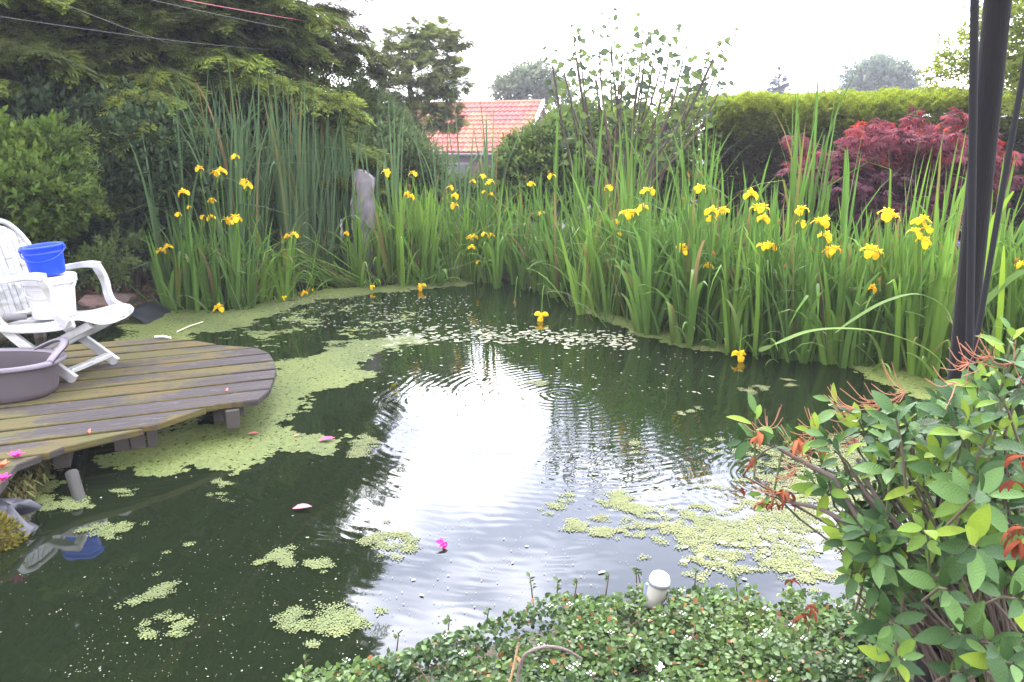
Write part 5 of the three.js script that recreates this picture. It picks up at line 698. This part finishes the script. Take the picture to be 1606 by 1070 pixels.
// ---------------------------------------------------------------- ground cover in the foreground
{
  const R = rng(91), edge = [[405, 1085], [440, 1058], [500, 1040], [560, 1022], [640, 1000], [720, 980], [800, 957], [850, 936], [900, 920], [1000, 905], [1090, 905], [1160, 922], [1250, 930], [1330, 928], [1440, 932], [1620, 930]].map(([u, v]) => { const p = at(u, v, 0.21); return [p.x, p.z]; });
  const P = [...edge, [2.4, -0.2], [-0.9, -0.2], [-0.8, -1.2]], top = (x, z) => { const e = edgeDist(P, x, z); return 0.05 + 0.17 * step(-0.12, 0.05, e) + (fbm(x * 3.5 + 2, z * 3.5, 3) - 0.5) * 0.16; };
  const t = thing('ground_cover', 'low spreading evergreen ground cover with tiny white flowers at the front bank', 'plant', V(0, 0, 0)); t.userData.kind = 'stuff';
  const rows = [[], []], fl = [], tw = new MB();
  for (let k = 0; k < 125000; k++) {
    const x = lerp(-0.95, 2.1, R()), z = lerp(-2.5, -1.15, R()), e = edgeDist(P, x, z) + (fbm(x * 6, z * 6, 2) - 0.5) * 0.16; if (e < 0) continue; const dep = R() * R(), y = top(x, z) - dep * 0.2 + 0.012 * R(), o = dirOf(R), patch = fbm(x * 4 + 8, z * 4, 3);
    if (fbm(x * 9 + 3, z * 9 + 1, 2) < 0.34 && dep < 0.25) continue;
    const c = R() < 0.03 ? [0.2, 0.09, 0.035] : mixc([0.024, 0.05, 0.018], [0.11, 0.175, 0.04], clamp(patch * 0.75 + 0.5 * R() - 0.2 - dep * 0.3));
    rows[R() < 0.5 ? 0 : 1].push({ p: V(x, y, z), y: V(o.x, 0.3 + 0.5 * o.y, o.z), z: V(o.z * 0.55, 1, o.y * 0.55 + 0.2), s: 0.0168 * (0.6 + 0.8 * R()), c: jit(R, c, 0.25) });
    if (R() < 0.006 && dep < 0.1) for (let q = 0; q < 4; q++) fl.push({ p: V(x + 0.004 * Math.cos(q * 1.57), y + 0.014, z + 0.004 * Math.sin(q * 1.57)), y: V(Math.cos(q * 1.57), 0.25, Math.sin(q * 1.57)), z: V(0, 1, 0.2), s: 0.0055 + 0.003 * R(), c: [0.75, 0.75, 0.7] });
  }
  for (let k = 0; k < 260; k++) { const x = lerp(-0.6, 1.9, R()), z = lerp(-2.4, -1.2, R()); if (edgeDist(P, x, z) < 0.16) continue; const a = R() * 6.28, L = 0.08 + 0.14 * R(), y = top(x, z) - 0.03; tw.tube([V(x, y - 0.02, z), V(x + Math.cos(a) * L * 0.5, y + 0.025, z + Math.sin(a) * L * 0.5), V(x + Math.cos(a) * L, y + 0.01, z + Math.sin(a) * L)], 0.0018, 0.001, [0.1, 0.05, 0.035], 4); }
  // a few shoots that stand above the edge of the mat
  for (const [u, v, hv] of [[838, 935, 905], [872, 932, 910], [900, 922, 912], [1000, 905, 893], [1008, 905, 898], [700, 985, 970], [760, 968, 955], [1160, 922, 905], [1090, 908, 895], [620, 1006, 995], [480, 1046, 1030], [1240, 930, 915], [950, 915, 902]]) { const b = at(u, v, 0.19), e = atD(u - 8 + 16 * R(), hv, -b.z); tw.tube([b.clone().add(V(0, -0.05, 0)), e], 0.0026, 0.0014, [0.09, 0.06, 0.04], 4); for (let q = 0; q < 7; q++) { const o = dirOf(R), p = b.clone().lerp(e, 0.25 + 0.75 * q / 6); rows[0].push({ p, y: V(o.x, 0.7, o.z), z: V(o.z, 0.6, -o.x), s: 0.016 * (0.7 + 0.6 * R()), c: jit(R, [0.085, 0.13, 0.04], 0.25) }); } }
  part('twigs', tw.geo(), std([1, 1, 1], 0.9, { vertexColors: true }), t, true);
  const gl = new THREE.MeshPhysicalMaterial({ vertexColors: true, roughness: 0.5, side: 2, specularIntensity: 0.7 });
  scatter('leaf_mat', ovalLeaf(0.6, 0.14, 0.15, 3), gl, rows[0], t); scatter('leaf_mat', ovalLeaf(0.7, 0.1, 0.2, 3), M, rows[1], t); scatter('tiny_flowers', ovalLeaf(0.9, 0.1, 0, 2), MF, fl, t);
  const twig = (name, label, pts, r, c) => { const b = pts[0].clone(), mb = new MB(), R2 = rng(7); mb.tube(new THREE.CatmullRomCurve3(pts.map((p) => p.clone().sub(b).add(V((R2() - 0.5) * 0.006, (R2() - 0.5) * 0.006, 0)))).getPoints(20), r, r * 0.75, [1, 1, 1], 7, true); part('stem', mb.geo(), std(c, 0.9, { bumpMap: tex(64, 64, (u, v) => { const h = vnoise(u * 14, v * 30); return [h, h, h]; }), bumpScale: 0.003 }), thing(name, label, 'twig', b)); };
  const d = 1.62; twig('bent_twig', 'grey brown twig arching out of the ground cover at the bottom', [atD(812, 1085, d), atD(813, 1050, d), atD(826, 1025, d - 0.02), atD(852, 1014, d - 0.03), atD(880, 1018, d - 0.02), atD(912, 1032, d + 0.02)], 0.0046, [0.17, 0.13, 0.12]);
  twig('pale_twig', 'thin tan twig standing just left of the arching grey twig', [atD(797, 1082, d), atD(803, 1050, d), atD(813, 1008, d)], 0.0036, [0.4, 0.25, 0.14]);
  { const p = atD(1033, 1050, 1.62), o = thing('white_flower', 'small pure white flower head above the ground cover at the bottom', 'flower', p), m = std([0.85, 0.85, 0.85], 0.6, { side: 2 }), g = ovalLeaf(0.8, 0.15, 0.2, 3); for (let k = 0; k < 9; k++) { const f = part('petal', g, m, o), q = dirOf(R); f.scale.setScalar(0.011); f.position.set(q.x * 0.006, k * 0.0022 - 0.008, q.z * 0.006); f.rotation.set(-0.9 + q.y * 0.5, k * 2.4, 0, 'YXZ'); } const mb = new MB(); mb.tube([V(0, -0.005, 0), V(0.003, -0.12, -0.02)], 0.0018, 0.002, [0.1, 0.13, 0.04], 5); part('stem', mb.geo(), std([1, 1, 1], 0.8, { vertexColors: true }), o); }
}
// ---------------------------------------------------------------- azalea shrub at the right front
{
  const R = rng(95), base = V(0.92, 0.05, -1.15), t = thing('azalea_shrub', 'leafy azalea shrub with withered orange red flower remains at the right front', 'shrub', base), wood = new MB(), styles = new MB();
  const LEAF = [ovalLeaf(0.4, 0.16, 0.16, 6, 1.12), ovalLeaf(0.44, 0.1, 0.26, 6, 1.1), ovalLeaf(0.36, 0.2, 0.05, 6, 1.15)];
  const vein = tex(128, 128, (u, v) => { const h = Math.abs(((v * 11 + Math.abs(u - 0.5) * 6) % 1) - 0.5) * 0.5 + 0.5 * vnoise(u * 30, v * 30); return [h, h, h]; });
  for (const g of LEAF) { const p = g.attributes.position, uv = g.attributes.uv; for (let k = 0; k < p.count; k++) uv.setXY(k, p.getX(k) + 0.5, p.getY(k)); }
  const leafMat = (c, tr) => new THREE.MeshPhysicalMaterial({ color: col(...c), vertexColors: true, roughness: tr ? 0.9 : 0.45, transmission: tr, thickness: 0, side: 2, bumpMap: vein, bumpScale: 0.0009, specularIntensity: 0.4 });
  const DARK = [[0.034, 0.072, 0.022], [0.045, 0.095, 0.028], [0.07, 0.135, 0.036], [0.026, 0.058, 0.02]].map((c) => leafMat(c, 0)), FRESH = [[0.11, 0.19, 0.03], [0.15, 0.25, 0.035], [0.2, 0.29, 0.03]].map((c) => leafMat(c, 0.4));
  const all = [];
  const rosette = (c, ax, n, len, fresh, spread = 1.15) => {
    const A = ax.clone().normalize(), X = V(0, 0, 0).crossVectors(A, Math.abs(A.y) < 0.9 ? V(0, 1, 0) : V(1, 0, 0)).normalize(), Y = V(0, 0, 0).crossVectors(A, X);
    for (let k = 0; k < n; k++) { const a = k * 2.4 + R(), th = spread * (0.7 + 0.5 * R()) * (k < 3 ? 0.65 : 1), d = A.clone().multiplyScalar(Math.cos(th)).addScaledVector(X, Math.sin(th) * Math.cos(a)).addScaledVector(Y, Math.sin(th) * Math.sin(a)); const Z = A.clone().addScaledVector(d, -A.dot(d)).addScaledVector(dirOf(R), 0.3); Z.addScaledVector(d, -Z.dot(d)).normalize(); const s = len * (k < 3 ? 0.75 : 1) * (0.75 + 0.4 * R()); const p = c.clone().addScaledVector(A, -0.012 * k * 0.6).addScaledVector(d, 0.006); all.push({ p, d, Z, s, m: fresh > R() ? FRESH[Math.floor(R() * 3)] : DARK[Math.floor(R() * 4)], g: LEAF[Math.floor(R() * 3)] }); }
    const back = A.clone().multiplyScalar(-0.11), e = c.clone().add(back); e.y -= 0.03; wood.tube([e, c.clone().addScaledVector(A, -0.04), c], 0.0026, 0.0017, mixc([0.1, 0.075, 0.05], [0.09, 0.12, 0.04], fresh), 5); ends.push(e);
  };
  const ends = [], S = (u, v, d) => atD(u, v, d).sub(base);
  const bunch = (c, n, len, red = 0.5) => { const main = V(-0.8 + R() * 0.5, 0.35 * (R() - 0.3), 0.4 * (R() - 0.5)); for (let k = 0; k < n; k++) { const d = main.clone().addScaledVector(dirOf(R), 0.55).normalize(), l = len * (0.6 + 0.6 * R()), up = V(0, 0.25 * l * (R() * 1.6 - 0.4), 0), cc = mixc([0.42, 0.17, 0.12], [0.44, 0.28, 0.14], R() * (1 - red) + 0.1); styles.tube(new THREE.CatmullRomCurve3([c.clone(), c.clone().addScaledVector(d, l * 0.5).add(V(0, -0.16 * l, 0)), c.clone().addScaledVector(d, l).add(up)]).getPoints(7), 0.00088, 0.0007, cc, 4); } };
  const dead = (c, len, n = 4, cc = [0.14, 0.034, 0.018]) => { for (let k = 0; k < n; k++) { const o = dirOf(R), az = R() * 6.28; styles.blade(c.clone().addScaledVector(o, 0.006), len * (0.6 + 0.5 * R()), 0.0075, az, 1.7 + R() * 0.6, 1.3, mixc(cc, [0.25, 0.075, 0.03], R() * 0.6), cc, { seg: 5, turn: R() * 3, pow: 1 }); } };
  const dense = [[1400, 640], [1480, 625], [1540, 600], [1620, 560], [1640, 1100], [1400, 1100], [1385, 980], [1345, 905], [1335, 830], [1372, 760], [1392, 700]], thin = [[1270, 665], [1400, 640], [1400, 760], [1345, 830], [1335, 905], [1300, 860], [1290, 745], [1230, 690]];
  // leaf whorls that stand out
  for (const [u, v, d, ax, n, len, fr] of [[1535, 860, 1.02, [-0.3, 0.35, 1], 8, 0.06, 0.12], [1488, 925, 1.05, [-0.2, 0.5, 1], 8, 0.058, 0.05], [1452, 828, 1.14, [-0.5, 0.8, 0.6], 7, 0.05, 1], [1548, 775, 1.08, [0.1, 0.7, 0.8], 8, 0.06, 0.05], [1498, 640, 1.28, [-0.1, 1, 0.3], 8, 0.062, 0.15], [1490, 725, 1.2, [-0.3, 0.8, 0.6], 7, 0.056, 0.45], [1560, 670, 1.15, [0.1, 0.9, 0.4], 8, 0.062, 0.1], [1420, 660, 1.3, [-0.4, 0.8, 0.3], 7, 0.052, 0.3], [1345, 655, 1.42, [-0.5, 0.8, 0.2], 7, 0.056, 0.35], [1308, 630, 1.45, [-0.6, 0.7, 0.2], 6, 0.05, 0.2], [1185, 652, 1.5, [-0.1, 1, 0.1], 5, 0.05, 0.9], [1168, 690, 1.48, [-0.6, 0.1, 0.4], 6, 0.056, 0.0], [1215, 700, 1.47, [0.2, 0.4, 0.5], 3, 0.045, 0.1], [1232, 690, 1.5, [0.1, 0.9, 0.1], 3, 0.036, 1], [1275, 755, 1.42, [-0.5, 0.5, 0.5], 6, 0.045, 0.7], [1200, 775, 1.46, [-0.6, 0.3, 0.3], 4, 0.036, 0.8], [1300, 770, 1.4, [-0.3, 0.4, 0.8], 7, 0.055, 0.3], [1330, 850, 1.34, [-0.6, 0.3, 0.7], 8, 0.05, 0.2], [1375, 870, 1.26, [-0.5, 0.4, 0.8], 8, 0.055, 0.05], [1338, 900, 1.34, [-0.7, 0.2, 0.6], 6, 0.046, 0.2], [1400, 980, 1.2, [-0.3, 0.4, 1], 8, 0.056, 0.05], [1412, 1030, 1.16, [-0.1, 0.8, 0.7], 8, 0.05, 0.7], [1360, 985, 1.3, [-0.6, 0.4, 0.6], 6, 0.045, 0.1], [1580, 610, 1.15, [0, 1, 0.2], 7, 0.05, 0.7], [1540, 590, 1.3, [-0.2, 1, 0.2], 6, 0.05, 0.7], [1588, 525, 1.2, [0, 1, 0.1], 6, 0.05, 0.85], [1600, 550, 1.15, [0, 0.9, 0.5], 6, 0.05, 0.7], [1560, 1010, 1.0, [-0.1, 0.6, 1], 8, 0.055, 0.05], [1510, 1000, 1.02, [-0.3, 0.3, 1], 7, 0.056, 0.1], [1600, 940, 0.98, [0, 0.5, 1], 8, 0.056, 0.1], [1590, 1040, 0.98, [0, 0.7, 1], 8, 0.05, 0.3], [1510, 1055, 1.05, [-0.1, 0.6, 0.9], 7, 0.05, 0.05]]) rosette(S(u, v, d), V(...ax), n, len, fr);
  let tries = 0; for (let k = 0; k < 265 && tries < 6000;) { tries++; const u = lerp(1320, 1640, R()), v = lerp(560, 1100, R()); if (!inside(dense, u, v) || (v > 910 && Math.abs(u - 1458) < 34)) continue; k++; rosette(S(u, v, 1.12 + 0.55 * R() + 0.15 * (1606 - u) / 300), V(-0.35 + 0.7 * (R() - 0.5), 0.7, 0.7 * R()), 6 + Math.floor(R() * 3), 0.05 * (0.75 + 0.45 * R()), R() < 0.24 ? 0.8 : 0.08); }
  for (let k = 0; k < 20;) { const u = lerp(1230, 1400, R()), v = lerp(640, 905, R()); if (!inside(thin, u, v)) continue; k++; rosette(S(u, v, 1.34 + 0.2 * R()), V(-0.6 + 0.6 * (R() - 0.5), 0.7, 0.5 * R()), 4 + Math.floor(R() * 3), 0.044 * (0.8 + 0.35 * R()), R() < 0.3 ? 0.8 : 0.1); }
  // withered flowers: long curved styles and hanging dry petals
  for (const [u, v, d, n, len] of [[1205, 672, 1.48, 11, 0.05], [1285, 668, 1.44, 14, 0.055], [1340, 640, 1.42, 10, 0.06], [1390, 625, 1.38, 12, 0.07], [1420, 615, 1.36, 10, 0.07], [1250, 735, 1.44, 14, 0.055], [1275, 710, 1.43, 10, 0.06], [1215, 770, 1.45, 12, 0.045], [1345, 690, 1.4, 12, 0.06], [1520, 570, 1.2, 8, 0.055], [1560, 560, 1.18, 9, 0.055], [1590, 570, 1.15, 7, 0.05], [1500, 600, 1.25, 6, 0.05], [1300, 685, 1.43, 6, 0.045]]) bunch(S(u, v, d), n, len);
  for (const [u, v, d, len, n, cc] of [[1192, 680, 1.46, 0.035, 10, [0.36, 0.11, 0.05]], [1180, 722, 1.46, 0.03, 4], [1253, 690, 1.44, 0.034, 11, [0.38, 0.12, 0.055]], [1280, 694, 1.43, 0.034, 9, [0.36, 0.11, 0.05]], [1230, 770, 1.44, 0.03, 8, [0.36, 0.11, 0.05]], [1218, 785, 1.45, 0.03, 5], [1196, 790, 1.46, 0.034, 6], [1235, 775, 1.44, 0.04, 6], [1262, 965, 1.35, 0.03, 5], [1275, 950, 1.35, 0.03, 5], [1600, 830, 0.97, 0.036, 9], [1604, 850, 0.97, 0.032, 9], [1590, 760, 1.05, 0.03, 5], [1510, 565, 1.22, 0.02, 5], [1600, 720, 1.03, 0.03, 6], [1245, 912, 1.4, 0.028, 3], [1165, 770, 1.47, 0.022, 2]]) dead(S(u, v, d), len, n, cc);
  // branches
  for (const e of ends) { if (R() < 0.45) continue; const m = V(Math.max(e.x * 0.4, -0.12) + (R() - 0.5) * 0.08, Math.min(e.y * 0.75, 0.62), e.z * 0.55); wood.tube(new THREE.CatmullRomCurve3([V((R() - 0.5) * 0.1, -0.05, (R() - 0.5) * 0.1), m, e]).getPoints(7), 0.004, 0.002, [0.075, 0.055, 0.042], 5); }
  for (const p of [[[1345, 720, 1.38], [1368, 770, 1.36], [1398, 812, 1.33], [1430, 850, 1.3]], [[1337, 740, 1.38], [1365, 780, 1.36], [1398, 812, 1.33]], [[1308, 748, 1.4], [1335, 795, 1.38], [1370, 850, 1.34], [1400, 900, 1.3]], [[1215, 700, 1.48], [1260, 725, 1.45], [1310, 750, 1.4]], [[1225, 785, 1.45], [1290, 800, 1.4], [1350, 835, 1.36]]]) wood.tube(new THREE.CatmullRomCurve3(p.map((q) => S(...q))).getPoints(10), 0.0034, 0.0052, [0.1, 0.075, 0.065], 6);
  part('branches', wood.geo(), std([1, 1, 1], 0.9, { vertexColors: true }), t);
  part('withered_flowers', styles.geo(), vegMat(0.25), t, true);
  all.sort((a, b) => b.p.z - a.p.z); const rest = [], X = V(0, 0, 0);
  all.forEach((l, k) => { X.crossVectors(l.d, l.Z); const mt = new THREE.Matrix4().makeBasis(X.clone().multiplyScalar(l.s), l.d.clone().multiplyScalar(l.s), l.Z.clone().multiplyScalar(l.s)).setPosition(l.p); if (k < 300) { const m = part('leaf', l.g, l.m, t); mt.decompose(m.position, m.quaternion, m.scale); } else (rest[[...DARK, ...FRESH].indexOf(l.m)] ??= []).push(l.g.clone().applyMatrix4(mt)); });
  rest.forEach((r, k) => r && part('leaf_mass', mergeGeometries(r), [...DARK, ...FRESH][k], t, true));
}
renderer.render(scene, camera);
